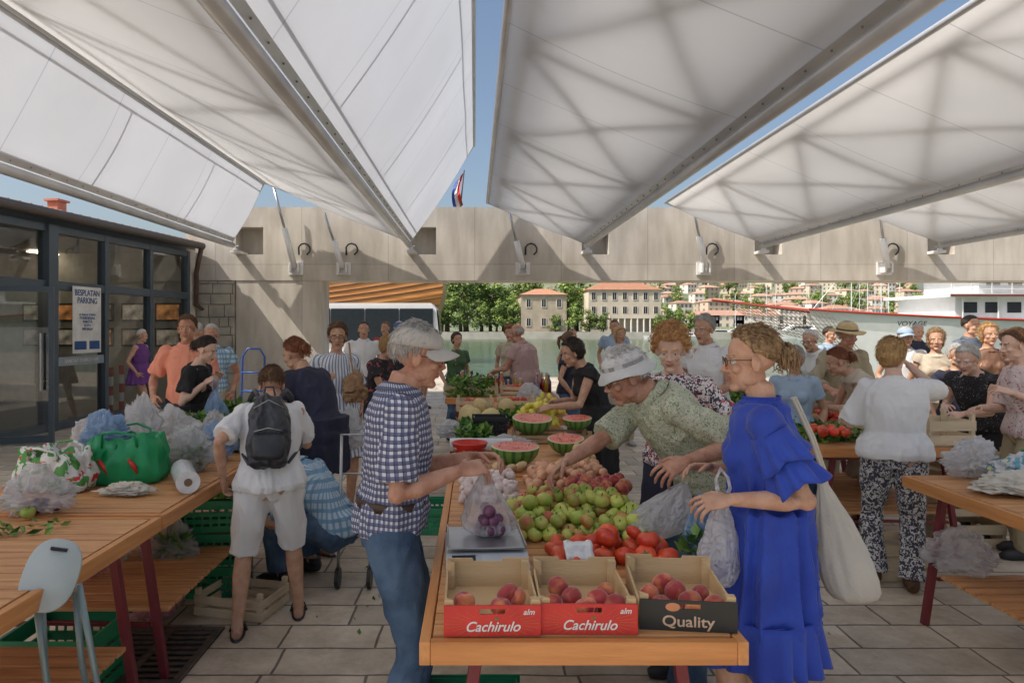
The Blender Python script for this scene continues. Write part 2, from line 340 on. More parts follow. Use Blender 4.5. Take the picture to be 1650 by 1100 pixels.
def person(x,y,yaw,label,h=1.7,sex='m',lean=0,neck=0,hyaw=0,hp=0,twist=0,pz=None,feet=None,rh=None,lh=None,skin='tan',top=None,sl=.5,bottom=None,bl=1,skirt=None,hair=('short','brown'),hat=None,glasses=False,shoes=None,near=0,fat=1,curl=.5,rpole=None,lpole=None,ruffle=0,loose=0):
    global PC; PC+=1; seed=PC
    k=h/1.72; F=sex=='f'
    vb=(.013,.010,.0075)[near]; vh=(.0065,.0045,.0032)[near]; vhand=(0,.004,.0028)[near]
    ca,sa=math.cos(R_(yaw)),math.sin(R_(yaw))
    def loc(p):
        dx,dy=p[0]-x,p[1]-y; return V((dx*ca-dy*sa,dx*sa+dy*ca,p[2]))
    def Rx(a): return Matrix.Rotation(-R_(a),3,'X')
    P=V((0,-.17*math.sin(R_(lean))*k,(pz if pz is not None else .93*k)))
    if feet is None: feet=((.10,-.03),(-.11,.06))
    ts=[-.10,-.04,0,.06,.13,.22,.30,.39,.45,.485,.51,.56]
    if F: ra=[.12,.162,.168,.152,.128,.138,.152,.150,.130,.08,.052,.046]; rb=[.09,.12,.122,.108,.096,.102,.112,.098,.078,.062,.05,.047]
    else: ra=[.12,.152,.158,.154,.148,.156,.170,.172,.150,.095,.060,.053]; rb=[.09,.112,.116,.114,.108,.112,.116,.106,.086,.07,.057,.054]
    pts=[];frs=[];p=P.copy()
    p=p+V((0,0,-.10*k)) if False else P+V((0,0,-.10*k)); last=-.10
    for t in ts:
        a=lean*(0 if t<=0 else .45 if t<.13 else .85 if t<.30 else 1.1)
        tw=twist*sst(0,.4,t); Rm=Rx(a)@Matrix.Rotation(-R_(tw),3,'Z')
        if t>.5: Rm=Rx(a+neck*.5)@Matrix.Rotation(-R_(tw),3,'Z')
        p=p+Rm@V((0,0,(t-last)*k)); last=t; pts.append(p.copy()); frs.append(Rm)
    def torso(mb,i0,i1,d,extra=None,n=20):
        rs=[]
        for i in range(i0,i1):
            f=fat if i<8 else 1+(fat-1)*.4
            e=d+(extra(ts[i]) if extra else 0)
            A=(ra[i]*f+e)*k; B=(rb[i]*f*(1.06 if i in(2,3,4,5) and fat>1 else 1)+e)*k
            rs.append([pts[i]+frs[i]@V((A*math.cos(j*2*math.pi/n),B*math.sin(j*2*math.pi/n)+(.012*fat*k if 2<i<7 and not F else 0),0)) for j in range(n)])
        mb.rings(rs)
    C=frs[8]; U=pts[8]; sw=(.155 if F else .182)*k*(1+(fat-1)*.3)
    S=[U+C@V((s*sw,0,-.022*k)) for s in(1,-1)]
    tg=[]
    for s,hh in((1,rh),(-1,lh)):
        if hh is None: tg.append(S[0 if s==1 else 1]+V((s*.07,.07,-.53))*k)
        else: tg.append(loc(hh))
    la,lf=.285*k,.25*k; EL=[];WR=[]
    for i,s in((0,1),(1,-1)):
        pole=(rpole if i==0 else lpole) or (s*.45,-.7,-.6)
        dd=(tg[i]-S[i]); tgt=tg[i]-dd.normalized()*.08*k
        e,w=ik(S[i],tgt,la,lf,pole); EL.append(e);WR.append(w)
    HJ=[P+V((s*.086*k,0,-.03*k)) for s in(1,-1)]; FT=[V((feet[i][0]*k,feet[i][1]*k,.075*k)) for i in(0,1)]; KN=[]
    for i in(0,1):
        kk,f=ik(HJ[i],FT[i],.43*k,.42*k,((.25 if i==0 else -.25),1,0)); KN.append(kk); FT[i]=f
    fz=1+(fat-1)*.6
    mb=MB(); torso(mb,0,12,0)
    if F:
        for s in(-1,1): mb.ell(pts[6]+frs[6]@V((s*.068*k,.085*k,.0)),(.058*k,.05*k,.055*k))
    def arm(mb,i,d0,d1,upto):
        s,e,w=S[i],EL[i],WR[i]
        pp=[s,s.lerp(e,.35),s.lerp(e,.7),e,e.lerp(w,.28),e.lerp(w,.7),w]; rr=[.048,.047*fz,.039*fz,.035,.041,.031,.0245]
        if F: rr=[r*.94 for r in rr]
        if upto>=1.99: q=pp;r=rr
        else:
            T=upto; L1=T if T<=1 else 1; q=[s,s.lerp(e,L1*.5),s.lerp(e,L1)]; r=[.050,.045*fz,.042*fz]
            if T>1: q.append(e.lerp(w,T-1)); r.append(.037)
        n=len(r); r=[(r[j]+d0+(d1-d0)*j/(n-1))*k for j in range(n)]
        mb.ell(s,(.054+d0)*k); mb.tube(q,r,14)
        if upto>1: mb.ell(e,(.034+(d0+d1)/2)*k)
    def leg(mb,i,d0,d1,upto):
        a,b,c=HJ[i],KN[i],FT[i]
        st=[(0,.086),(.5,.070),(.9,.054),(1,.051),(1.3,.055),(1.55,.046),(2,.034)]; q=[];r=[]
        for t,rad in st:
            if t<=upto+1e-6: q.append(a.lerp(b,t) if t<=1 else b.lerp(c,t-1)); r.append(rad*(fz if t<1 else 1))
        if q and upto<2 and upto not in[s[0] for s in st]:
            q.append(a.lerp(b,upto) if upto<=1 else b.lerp(c,upto-1)); r.append(.056)
        n=len(q); r=[(r[j]+d0+(d1-d0)*j/(n-1))*k for j in range(n)]
        mb.tube(q,r,14); mb.ell(a,(.087*fz+d0)*k)
        if upto>1: mb.ell(b,(.051+(d0+d1)/2)*k)
    for i in(0,1):
        arm(mb,i,0,0,2); leg(mb,i,0,0,2)
        f=FT[i]; mb.tube([f+V((0,-.045,-.045))*k,f+V((0,.03,-.04))*k,f+V((0,.12,-.052))*k,f+V((0,.165,-.058))*k],[.03*k,.036*k,.03*k,.016*k],12); mb.ell(f,.038*k)
    hs=k*(.97 if F else 1.0)
    hc=pts[11]+Rx(lean*1.1+neck)@V((0,.024*k,.05*k)); nk=pts[10]
    mb.tube([nk-frs[10]@V((0,0,.03*k)),nk,hc+V((0,0,-.03*k))],[.060*k,(.047 if F else .055)*k,(.043 if F else .052)*k],14)
    HR=Matrix.Rotation(-R_(hyaw+twist*.6),3,'Z')@Matrix.Rotation(-R_(lean*.5+neck*.4+hp),3,'X')
    HM=Matrix.Translation(hc+HR@V((0,0,.035*k)))@(HR.to_4x4())@Matrix.Scale(hs,4)
    me=remesh(mb,vb,2); bd=MB(); me2mb(me,bd); bpy.data.meshes.remove(me)
    for i,s in((0,1),(1,-1)):
        d=(WR[i]-EL[i]).normalized(); n=V((-s,0,-.25)) if d.z<-.6 else V((-s*.5,0,-.9))
        hb=hand(WR[i],d+V((0,.0,-.15 if d.z>-.6 else 0)),n,k*(.95 if F else 1.03),curl,-s,vhand); bd.add(hb.v,hb.f)
    hd=headmesh(sex,vh); o=len(bd.v); bd.v+=[tuple(HM@V(v)) for v in hd.v]; bd.f+=[tuple(i+o for i in f) for f in hd.f]; bd.m+=hd.m
    hstyle,hcol=hair
    body=mk(bd,'person',[skins[skin],lipm,hairmat(hcol),white_eye,iris],smooth=True,loc=(x,y,0),rot=(0,0,-R_(yaw)),label=label,cat='person')
    def child(mb,name,mats,sm=True,xf=None,**kw):
        if xf is not None: mb.v=[tuple(xf@V(v)) for v in mb.v]
        return mk(mb,name,mats,body,smooth=sm,**kw)
    def cloth(mb,name,mat,amp,f,fn=None):
        me=remesh(mb,vb,2); folds(me,amp,f,seed,fn=fn); return mkme(me,name,mat,body,smooth=True)
    child(hairmesh(hstyle,near>0),'hair',hairmat(hcol),xf=HM)
    if hat: child(hatmesh(hat[0]),'hat',[hat[1],hat[2] if len(hat)>2 else hat[1]],xf=HM)
    if glasses:
        g=MB()
        for s in(-1,1):
            g.tube([(s*.033+.023*math.cos(a*math.pi/8),.096-.004*abs(math.cos(a*math.pi/8)),.002+.017*math.sin(a*math.pi/8)) for a in range(17)],.0018,6)
            g.tube([(s*.056,.091,.008),(s*.078,.05,.008),(s*.081,-.01,.004)],.0018,6)
        g.tube([(-.01,.098,.006),(.01,.098,.006)],.002,6); child(g,'glasses',M('glasses frame',(.05,.025,.02),rough=.2),xf=HM)
    if top:
        m=MB()
        ex=(lambda t: loose+ (.012 if t<.1 else 0))
        torso(m,1,10,.014,ex)
        m.tube([pts[9]-frs[9]@V((0,0,.02*k)),pts[9].lerp(pts[10],.6)],[.105*k,(.062 if F else .070)*k],16)
        if F:
            for s in(-1,1): m.ell(pts[6]+frs[6]@V((s*.066*k,.086*k,.0)),(.064*k,.054*k,.060*k))
        if sl>0:
            for i in(0,1): arm(m,i,.012,.034 if sl<1.1 else .016,sl)
        fn=None
        if skirt:
            hz_=skirt[0]; w=skirt[1]; n=28; rs=[]; cx=(FT[0].x+FT[1].x)/2; cy=(FT[0].y+FT[1].y)/2
            for j in range(7):
                q=j/6; zz=(P.z+.12*k)*(1-q)+hz_*q; cc=V((P.x,P.y,0)).lerp(V((cx,cy,0)),q*.7); A=(.165*fat+.02+loose)*k+w*q**1.1; B=(.13*fat+.02+loose)*k+w*q**1.1*.9
                rs.append([V((cc.x+A*math.cos(t*2*math.pi/n),cc.y+B*math.sin(t*2*math.pi/n),zz)) for t in range(n)])
            m.rings(rs)
            top_z=P.z+(.38 if ruffle else .1); am=.022 if ruffle else .018; fq=7 if ruffle else 5
            def fn(p):
                if p.z>top_z or abs(p.x)>.3: return 0
                q=min(1,(top_z-p.z)/(top_z-hz_)*1.3); a=math.atan2(p.y-cy*q,p.x)
                return (am*q)*(1-2*abs(math.sin(a*fq+2.2*noise.noise(V((a*1.3,p.z*1.3,seed))))))
        cloth(m,'dress' if skirt else 'shirt',top,.012 if near else .009,9,fn)
        if ruffle:
            for i in(0,1):
                rm=MB(); s,e=S[i],EL[i]; d=(e-s).normalized(); u=d.cross(V((0,1,.2))).normalized(); w_=d.cross(u); n=60
                for (t0,t1,r0,r1) in((.10,.50,.064,.092),(.42,.80,.062,.098)):
                    rs=[[s+d*la*(t0+(t1-t0)*q/5+.05*math.sin(j*.35+i)*q/5)+(u*math.cos(j*2*math.pi/n)+w_*math.sin(j*2*math.pi/n))*((r0+(r1-r0)*q/5)+.014*(q/5)*math.sin(j*2*math.pi/n*9+i+t0*9+math.sin(j*.2))) for j in range(n)] for q in range(6)]
                    rm.rings(rs,cap=False)
                child(rm,'sleeve_ruffle',top,solid=.003)
            rm=MB(); n=120; cx=(FT[0].x+FT[1].x)/2; cy=(FT[0].y+FT[1].y)/2; w=skirt[1]
            A0=(.165*fat+.02+loose)*k+w-.004; B0=(.13*fat+.02+loose)*k+w*.9-.004; rs=[]
            for q in range(9):
                t=q/8; zz=hz_+.03-t*.17; fo=lambda j:(.004+.014*t)*math.sin(j*2*math.pi/n*17+1.2*math.sin(j*.17))+.010*t*math.sin(j*.31+1)
                rs.append([V((cx*.7+P.x*.3+(A0+.004+.018*t+fo(j))*math.cos(j*2*math.pi/n),cy*.7+P.y*.3+(B0+.004+.018*t+fo(j))*math.sin(j*2*math.pi/n),zz+.010*t*math.sin(j*.4))) for j in range(n)])
            rm.rings(rs,cap=False); child(rm,'hem_ruffle',top,solid=.003)
            cm=MB(); n=60
            rs=[[pts[9].lerp(pts[10],t)+frs[9]@V((r*k*(1+.05*math.sin(j*1.6))*math.cos(j*2*math.pi/n),r*k*(1+.05*math.sin(j*1.6))*math.sin(j*2*math.pi/n),0)) for j in range(n)] for t,r in((.1,.080),(.5,.066),(.8,.064),(1.1,.069))]
            cm.rings(rs,cap=False); child(cm,'collar',top,solid=.002)
        elif not skirt and not F:
            cm=MB(); n=32; rs=[]
            for t,r in((.2,.086),(1.0,.068),(1.6,.064),(1.5,.068),(.3,.094)):
                rs.append([pts[9].lerp(pts[10],t)+frs[9]@V((r*k*math.cos(j*2*math.pi/n),(r*k+.004)*math.sin(j*2*math.pi/n),-.022*k*max(0,math.sin(j*2*math.pi/n)))) for j in range(n)])
            cm.rings(rs,cap=False); child(cm,'collar',top,solid=.0015)
    if bottom:
        m=MB(); torso(m,0,5,.008)
        lo=.012+ (.018 if bl<1.2 else .006)
        for i in(0,1): leg(m,i,lo,.03 if bl<1.2 else .024,bl)
        cloth(m,'trousers',bottom,.012,9)
        if near==2 and sex=='m':
            b=MB(); n=28; rs=[]
            for t in(-.012,.022):
                rs.append([pts[3]+V((0,0,t+.01))+frs[3]@V(((ra[3]*fat+.022)*k*math.cos(j*2*math.pi/n),(rb[3]*fat*1.06+.022)*k*math.sin(j*2*math.pi/n)+.01,0)) for j in range(n)])
            b.rings(rs,cap=False); child(b,'belt',M('belt',(.06,.03,.015),rough=.5),solid=.004)
    if shoes:
        for i in(0,1):
            s=MB(); f=FT[i]
            if shoes[0]=='sandal':
                s.prism([(f.x+.045*k*math.cos(a*math.pi/8),f.y+.055*k+.13*k*math.sin(a*math.pi/8)) for a in range(16)],f.z-.088*k,f.z-.068*k,axis='z')
                s.tube([f+V((-.045,.1,-.075))*k,f+V((-.03,.1,-.03))*k,f+V((0,.1,-.015))*k,f+V((.03,.1,-.03))*k,f+V((.045,.1,-.075))*k],.014*k,8)
            else:
                s.tube([f+V((0,-.06,-.035))*k,f+V((0,-.03,-.03))*k,f+V((0,.05,-.032))*k,f+V((0,.13,-.045))*k,f+V((0,.18,-.052))*k],[.03*k,.042*k,.044*k,.042*k,.022*k],14)
                s.v=[(a,b,max(c,f.z-.073*k)) for a,b,c in s.v]
                s.tube([f+V((0,-.02,-.03))*k,f+V((0,-.02,.02))*k],[.045*k,.043*k],14)
            child(s,'shoe',shoes[1])
    return dict(o=body,S=S,E=EL,W=WR,P=P,pts=pts,frs=frs,HM=HM)
denim=M('denim',(.025,.055,.11),(.08,.14,.23),7,.85,.35,150,detail=8)
plaid=grid_mat('plaid shirt',(.60,.62,.70),[('z',42,.52,(.05,.06,.15)),('a',10.5,.52,(.07,.08,.18)),('z',42,.10,(.015,.015,.04)),('a',10.5,.10,(.015,.015,.04))])
blue=M('royal blue cotton',(.012,.04,.33),(.022,.065,.43),5,.75,.2,120,sheen=.15)
greenp=spot_mat('green patterned shirt',(.40,.44,.31),(.17,.22,.12),60,.45,(.55,.55,.42))
whitec=M('white cotton',(.78,.78,.78),(.72,.72,.73),5,.85,.2,150)
navy=M('navy cloth',(.02,.022,.045),(.028,.03,.06),5,.85,.2,150)
blackc=M('black cloth',(.012,.012,.014),(.02,.02,.022),5,.85,.2,150)
greyc=M('grey cloth',(.42,.41,.38),(.36,.35,.33),6,.9,.2,200)
salmon=M('salmon cotton',(.8,.32,.22),(.76,.28,.19),5,.85,.15,150)
khaki=M('khaki cloth',(.4,.34,.22),(.35,.3,.2),5,.85,.2,150)
stripe=grid_mat('striped dress',(.75,.76,.78),[('a',6.0,.42,(.07,.13,.3))])
floral=spot_mat('floral blouse',(.78,.73,.72),(.6,.04,.06),28,.42,(.05,.05,.08))
paisley=spot_mat('paisley trousers',(.62,.62,.64),(.05,.05,.07),45,.52)
pinkc=M('pink grey shirt',(.5,.34,.32),(.46,.31,.3),5,.85)
purple=M('purple cloth',(.13,.04,.2),(.16,.05,.24),5,.8)
checkb=grid_mat('blue checked shirt',(.5,.62,.72),[('z',18,.4,(.12,.28,.45)),('a',5,.4,(.14,.3,.46))])
lblue=M('light blue shirt',(.32,.42,.55),(.36,.46,.58),5,.85)
beige=M('beige cloth',(.52,.44,.34),(.48,.4,.31),5,.85)
strawm=M('straw',(.58,.45,.24),(.5,.37,.18),60,.8,.6,120)
capg=M('grey cap cloth',(.50,.47,.43),(.44,.41,.38),8,.9,.3,200)
hatw=M('hat cloth',(.66,.66,.65),(.58,.58,.58),8,.9,.4,120); hatb=grid_mat('hat band',(.6,.6,.6),[('a',9,.5,(.22,.22,.23))])
shoeb=M('dark shoe',(.03,.03,.035),rough=.5); shoew=M('light shoe',(.5,.48,.45),rough=.6); shoebr=M('brown shoe',(.12,.06,.03),rough=.6)
p1=person(-.31,2.60,80,'elderly man in plaid shirt and grey cap holding a plastic bag',h=1.70,lean=5,neck=24,hp=-4,hyaw=6,rh=(.0,2.48,1.07),lh=(.06,2.64,1.10),skin='red',top=plaid,sl=.85,bottom=denim,bl=1.99,hair=('short','grey'),hat=('cap',capg),glasses=True,shoes=('shoe',shoebr),near=2,fat=.98,curl=.75,rpole=(.3,-.5,-.9),lpole=(-.3,-.5,-.9),loose=.004)
p2=person(1.03,2.44,-70,'woman in royal blue ruffled dress carrying shopping bags',h=1.67,sex='f',lean=1,neck=6,hp=1,hyaw=-8,lh=(.82,2.28,1.0),rh=(.86,2.62,1.05),skin='tan',top=blue,sl=.35,skirt=(.63,.035),hair=('bun','lbrown'),glasses=True,shoes=('sandal',shoebr),near=2,ruffle=1,loose=.006,lpole=(.1,-.8,-.6),feet=((.08,-.03),(-.09,.05)))
p3=person(.98,3.12,-97,'elderly man in patterned green shirt bending over the apples',h=1.74,lean=38,neck=18,hp=-6,rh=(.28,2.98,.965),lh=(.86,2.72,1.04),skin='red',top=greenp,sl=1.0,bottom=denim,bl=1.99,hair=('short','white'),hat=('bucket',hatw,hatb),glasses=True,shoes=('shoe',shoeb),near=2,loose=.016,lpole=(-.3,-.6,-.3),rpole=(.2,0,-1))
p4=person(1.13,3.85,-150,'woman with curly ginger hair in a floral blouse',h=1.68,sex='f',lean=8,neck=14,hp=6,hyaw=-10,skin='fair',top=floral,sl=.7,bottom=navy,bl=1.99,hair=('curly','ginger'),shoes=('shoe',shoeb),near=1,rh=(.95,3.4,1.0),lh=(1.35,3.45,1.0))
p5=person(-1.12,3.74,-14,'short haired woman in white t-shirt and shorts with a backpack',h=1.50,sex='f',lean=18,neck=28,hp=6,feet=((.17,.12),(-.19,-.10)),lh=(-1.36,3.62,.78),rh=(-1.12,4.2,1.0),skin='tan',top=whitec,sl=.8,bottom=whitec,bl=.98,hair=('short','brown'),shoes=('sandal',shoeb),near=2,fat=1.08,loose=.018)
p6=person(-1.13,4.85,-58,'woman in a navy dress bending to the table',h=1.66,sex='f',lean=24,neck=16,lh=(-1.6,4.75,.95),rh=(-1.55,5.05,.95),skin='tan',top=navy,sl=.6,skirt=(.62,.04),hair=('bun','rbrown'),shoes=('sandal',shoeb),near=1,fat=1.08,loose=.01)
p7=person(-.98,4.42,-75,'crouching person in blue checked shirt and jeans',h=1.7,lean=42,neck=0,pz=.36,feet=((.14,.16),(-.14,.22)),rh=(-1.5,4.6,.42),lh=(-1.45,4.3,.4),skin='tan',top=checkb,sl=.9,bottom=denim,bl=1.9,hair=('short','dark'),shoes=('shoe',shoeb),near=1)
p8=person(-1.24,6.1,150,'woman in a blue and white striped dress with glasses',h=1.70,sex='f',lean=2,neck=6,rh=(-1.55,5.95,.85),skin='tan',top=stripe,sl=.9,skirt=(.5,.09),hair=('bob','brown'),glasses=True,shoes=('sandal',shoebr),near=1,loose=.02,hyaw=20)
p9=person(-2.42,5.9,95,'woman in a black dress filling a blue bag',h=1.60,sex='f',lean=7,neck=22,hp=8,rh=(-2.22,5.75,1.12),lh=(-2.2,5.95,1.15),skin='fair',top=blackc,sl=.7,skirt=(.5,.06),hair=('bun','dark'),shoes=('sandal',shoeb),near=1)
p10=person(-2.78,6.6,160,'man in salmon polo shirt walking past the stalls',h=1.77,skin='red',top=salmon,sl=.8,bottom=navy,bl=1.99,hair=('short','brown'),shoes=('shoe',shoew),near=1,rh=(-3.02,6.35,.92),lh=(-2.55,6.4,.92),hyaw=10)
def far(px,Y,yaw,label,**k): return person(X(px,Y),Y,yaw,label,**k)
far(314,8.2,10,'grey haired man in pale shirt seen from behind',h=1.72,top=greyc,bottom=navy,bl=1.99,hair=('short','grey'),shoes=('shoe',shoeb))
far(342,7.9,170,'balding man in checked shirt looking at produce',h=1.70,top=checkb,bottom=khaki,bl=1.99,hair=('short','grey'),neck=18,shoes=('shoe',shoeb),skin='red')
far(226,11.8,95,'white haired woman in a purple dress walking',h=1.62,sex='f',top=purple,sl=0,skirt=(.65,.08),hair=('short','white'),shoes=('sandal',shoeb),feet=((.1,.22),(-.1,-.2)),neck=10,fat=1.1)
far(586,10.2,170,'man in a white t-shirt near the pillar',h=1.74,top=whitec,bottom=denim,bl=1.99,hair=('short','dark'),shoes=('shoe',shoew))
far(610,6.9,120,'blonde woman in a printed black top over the vegetables',h=1.60,sex='f',lean=12,neck=16,top=spot_mat('black printed top',(.02,.02,.025),(.5,.08,.1),18,.36),bottom=navy,bl=1.99,hair=('bob','blond'),shoes=('shoe',shoeb),near=1,rh=(-.62,6.6,1.0),lh=(-.6,6.9,1.0))
far(643,10.5,150,'man in a white shirt and blue cap',h=1.74,top=whitec,bottom=navy,bl=1.99,hair=('short','grey'),hat=('cap',M('blue cap',(.05,.12,.35))),shoes=('shoe',shoeb))
far(640,8.2,190,'woman in a black sleeveless top with dark hair',h=1.54,sex='f',top=blackc,sl=.1,bottom=khaki,bl=1.99,hair=('pony','dark'),shoes=('shoe',shoeb))
far(622,12.5,200,'man in a red t-shirt with short hair',h=1.75,top=M('red tee',(.4,.04,.03)),bottom=denim,bl=1.99,hair=('short','brown'),shoes=('shoe',shoeb))
far(735,9.8,150,'dark haired woman in a green top behind the stall',h=1.58,sex='f',top=M('green tee',(.05,.12,.05)),bottom=denim,bl=1.99,hair=('bob','dark'),shoes=('shoe',shoeb))
far(846,9.0,-60,'balding man in a pink t-shirt leaning over produce',h=1.72,lean=10,neck=14,top=pinkc,bottom=denim,bl=1.99,hair=('bald','grey'),skin='red',near=1,shoes=('shoe',shoeb),fat=1.25,lh=(.2,9.1,1.0),rh=(.25,9.4,1.0),loose=.02)
far(822,10.6,-160,'woman with curly auburn hair behind the produce',h=1.68,sex='f',top=beige,bottom=denim,bl=1.99,hair=('curly','rbrown'),shoes=('shoe',shoeb))
far(955,5.7,-100,'woman in a black sleeveless dress leaning over the stall',h=1.62,sex='f',lean=20,neck=14,top=blackc,sl=.15,skirt=(.45,.05),hair=('bob','dark'),skin='tan',near=1,lh=(.55,5.5,.95),rh=(.6,5.8,.95),shoes=('sandal',shoeb))
far(915,8.3,100,'woman in dark blue with tied hair at the stall',h=1.60,sex='f',top=navy,sl=.4,bottom=denim,bl=1.99,hair=('pony','brown'),shoes=('shoe',shoeb))
far(922,12.0,170,'woman in black vest in front of the water',h=1.62,sex='f',top=blackc,sl=0,bottom=blackc,bl=1.99,hair=('short','lbrown'),shoes=('shoe',shoeb))
far(998,9.5,160,'woman with blonde hair and white top by the quay',h=1.66,sex='f',top=whitec,bottom=beige,bl=1.99,hair=('long','blond'),shoes=('shoe',shoew))
far(990,12.5,190,'man in a light blue shirt by the quay',h=1.78,top=lblue,bottom=navy,bl=1.99,hair=('short','brown'),shoes=('shoe',shoeb))
far(1142,6.2,-130,'tall grey haired man in a white shirt',h=1.78,lean=5,neck=10,top=whitec,bottom=denim,bl=1.99,hair=('short','grey'),near=1,shoes=('shoe',shoeb),lh=(1.95,5.9,1.0))
far(1280,5.6,-150,'woman with bobbed grey hair in a pale blue shirt',h=1.50,sex='f',top=lblue,bottom=denim,bl=1.99,hair=('bob','grey'),near=1,shoes=('shoe',shoeb))
far(1318,7.6,-120,'man in a white shirt with glasses bending over',h=1.66,lean=14,neck=12,top=whitec,bottom=navy,bl=1.99,hair=('short','grey'),glasses=True,shoes=('shoe',shoeb))
far(1355,6.7,175,'man in khaki shirt and straw hat sorting produce',h=1.72,lean=8,neck=12,top=khaki,sl=1.6,bottom=khaki,bl=1.99,hair=('short','grey'),hat=('straw',strawm,M('hat ribbon',(.1,.07,.05))),near=1,shoes=('shoe',shoeb),rh=(3.3,6.3,1.0),lh=(3.75,6.3,1.0),skin='red')
far(1402,5.7,-80,'auburn haired woman in beige leaning over the stall',h=1.60,sex='f',lean=34,neck=8,top=beige,sl=.2,skirt=(.4,.05),hair=('bun','rbrown'),near=1,lh=(2.78,5.6,.95),rh=(2.85,5.85,.95),shoes=('sandal',shoeb))
p15=person(2.64,4.3,25,'woman in white t-shirt and black and white patterned trousers',h=1.60,sex='f',lean=5,neck=8,hyaw=35,top=whitec,sl=.95,bottom=paisley,bl=1.97,hair=('bob','blond'),near=2,fat=1.13,loose=.02,rh=(2.86,4.55,1.44),lh=(2.55,4.72,.98),shoes=('shoe',shoebr),skin='fair',rpole=(.8,-.1,-.9),lpole=(-.3,-.5,-.9))
far(1458,8.2,-170,'man in white with a pale blue cap',h=1.66,top=whitec,bottom=navy,bl=1.99,hair=('short','grey'),hat=('cap',lblue),shoes=('shoe',shoeb))
far(1508,7.2,-150,'blonde woman in a beige sleeveless top',h=1.64,sex='f',top=beige,sl=.1,bottom=khaki,bl=1.99,hair=('long','lbrown'),near=1,shoes=('shoe',shoeb))
far(1562,8.4,160,'dark haired man in a blue grey shirt',h=1.80,top=M('slate shirt',(.12,.15,.2)),bottom=navy,bl=1.99,hair=('short','dark'),shoes=('shoe',shoeb))
far(1592,7.4,190,'blonde woman in a brown dress behind the stall',h=1.70,sex='f',top=M('brown tee',(.2,.1,.06)),bottom=navy,bl=1.99,hair=('long','blond'),near=1,shoes=('shoe',shoeb))
far(1580,5.4,-120,'elderly woman in a dotted black top bending over crates',h=1.60,sex='f',lean=26,neck=10,top=spot_mat('dotted black top',(.015,.015,.02),(.5,.5,.5),90,.33),sl=.15,bottom=blackc,bl=1.99,hair=('short','white'),near=1,fat=1.15,lh=(3.6,5.1,.95),rh=(3.7,5.4,.95),skin='fair',shoes=('shoe',shoeb))
far(1656,4.9,-80,'woman in a pale floral blouse reaching towards the stall',h=1.66,sex='f',lean=6,neck=10,top=spot_mat('pale floral blouse',(.6,.52,.5),(.4,.12,.15),40,.4),sl=.9,bottom=khaki,bl=1.99,hair=('short','brown'),near=1,fat=1.1,lh=(3.65,4.7,1.15),rh=(3.65,5.0,1.0),skin='fair',shoes=('shoe',shoeb))
far(1540,6.3,-170,'woman in a dark blue top with short white hair',h=1.50,sex='f',top=navy,bottom=navy,bl=1.99,hair=('short','white'),near=1,shoes=('shoe',shoeb))
far(1188,9.0,180,'woman in a light top behind the stalls',h=1.6,sex='f',top=lblue,bottom=navy,bl=1.99,hair=('pony','brown'),shoes=('shoe',shoeb))
far(1335,10.0,150,'man in a blue shirt behind the stalls',h=1.66,top=lblue,bottom=navy,bl=1.99,hair=('short','dark'),shoes=('shoe',shoeb))
far(1478,10.5,190,'man in a dark shirt behind the stalls',h=1.7,top=navy,bottom=denim,bl=1.99,hair=('short','grey'),shoes=('shoe',shoeb))
far(1620,10.0,170,'woman in a white top behind the stalls',h=1.62,sex='f',top=whitec,bottom=denim,bl=1.99,hair=('bob','brown'),shoes=('shoe',shoeb))
far(676,13.5,90,'woman in a pale dress near the quay edge',h=1.6,sex='f',top=beige,skirt=(.5,.06),hair=('long','brown'),shoes=('shoe',shoeb))
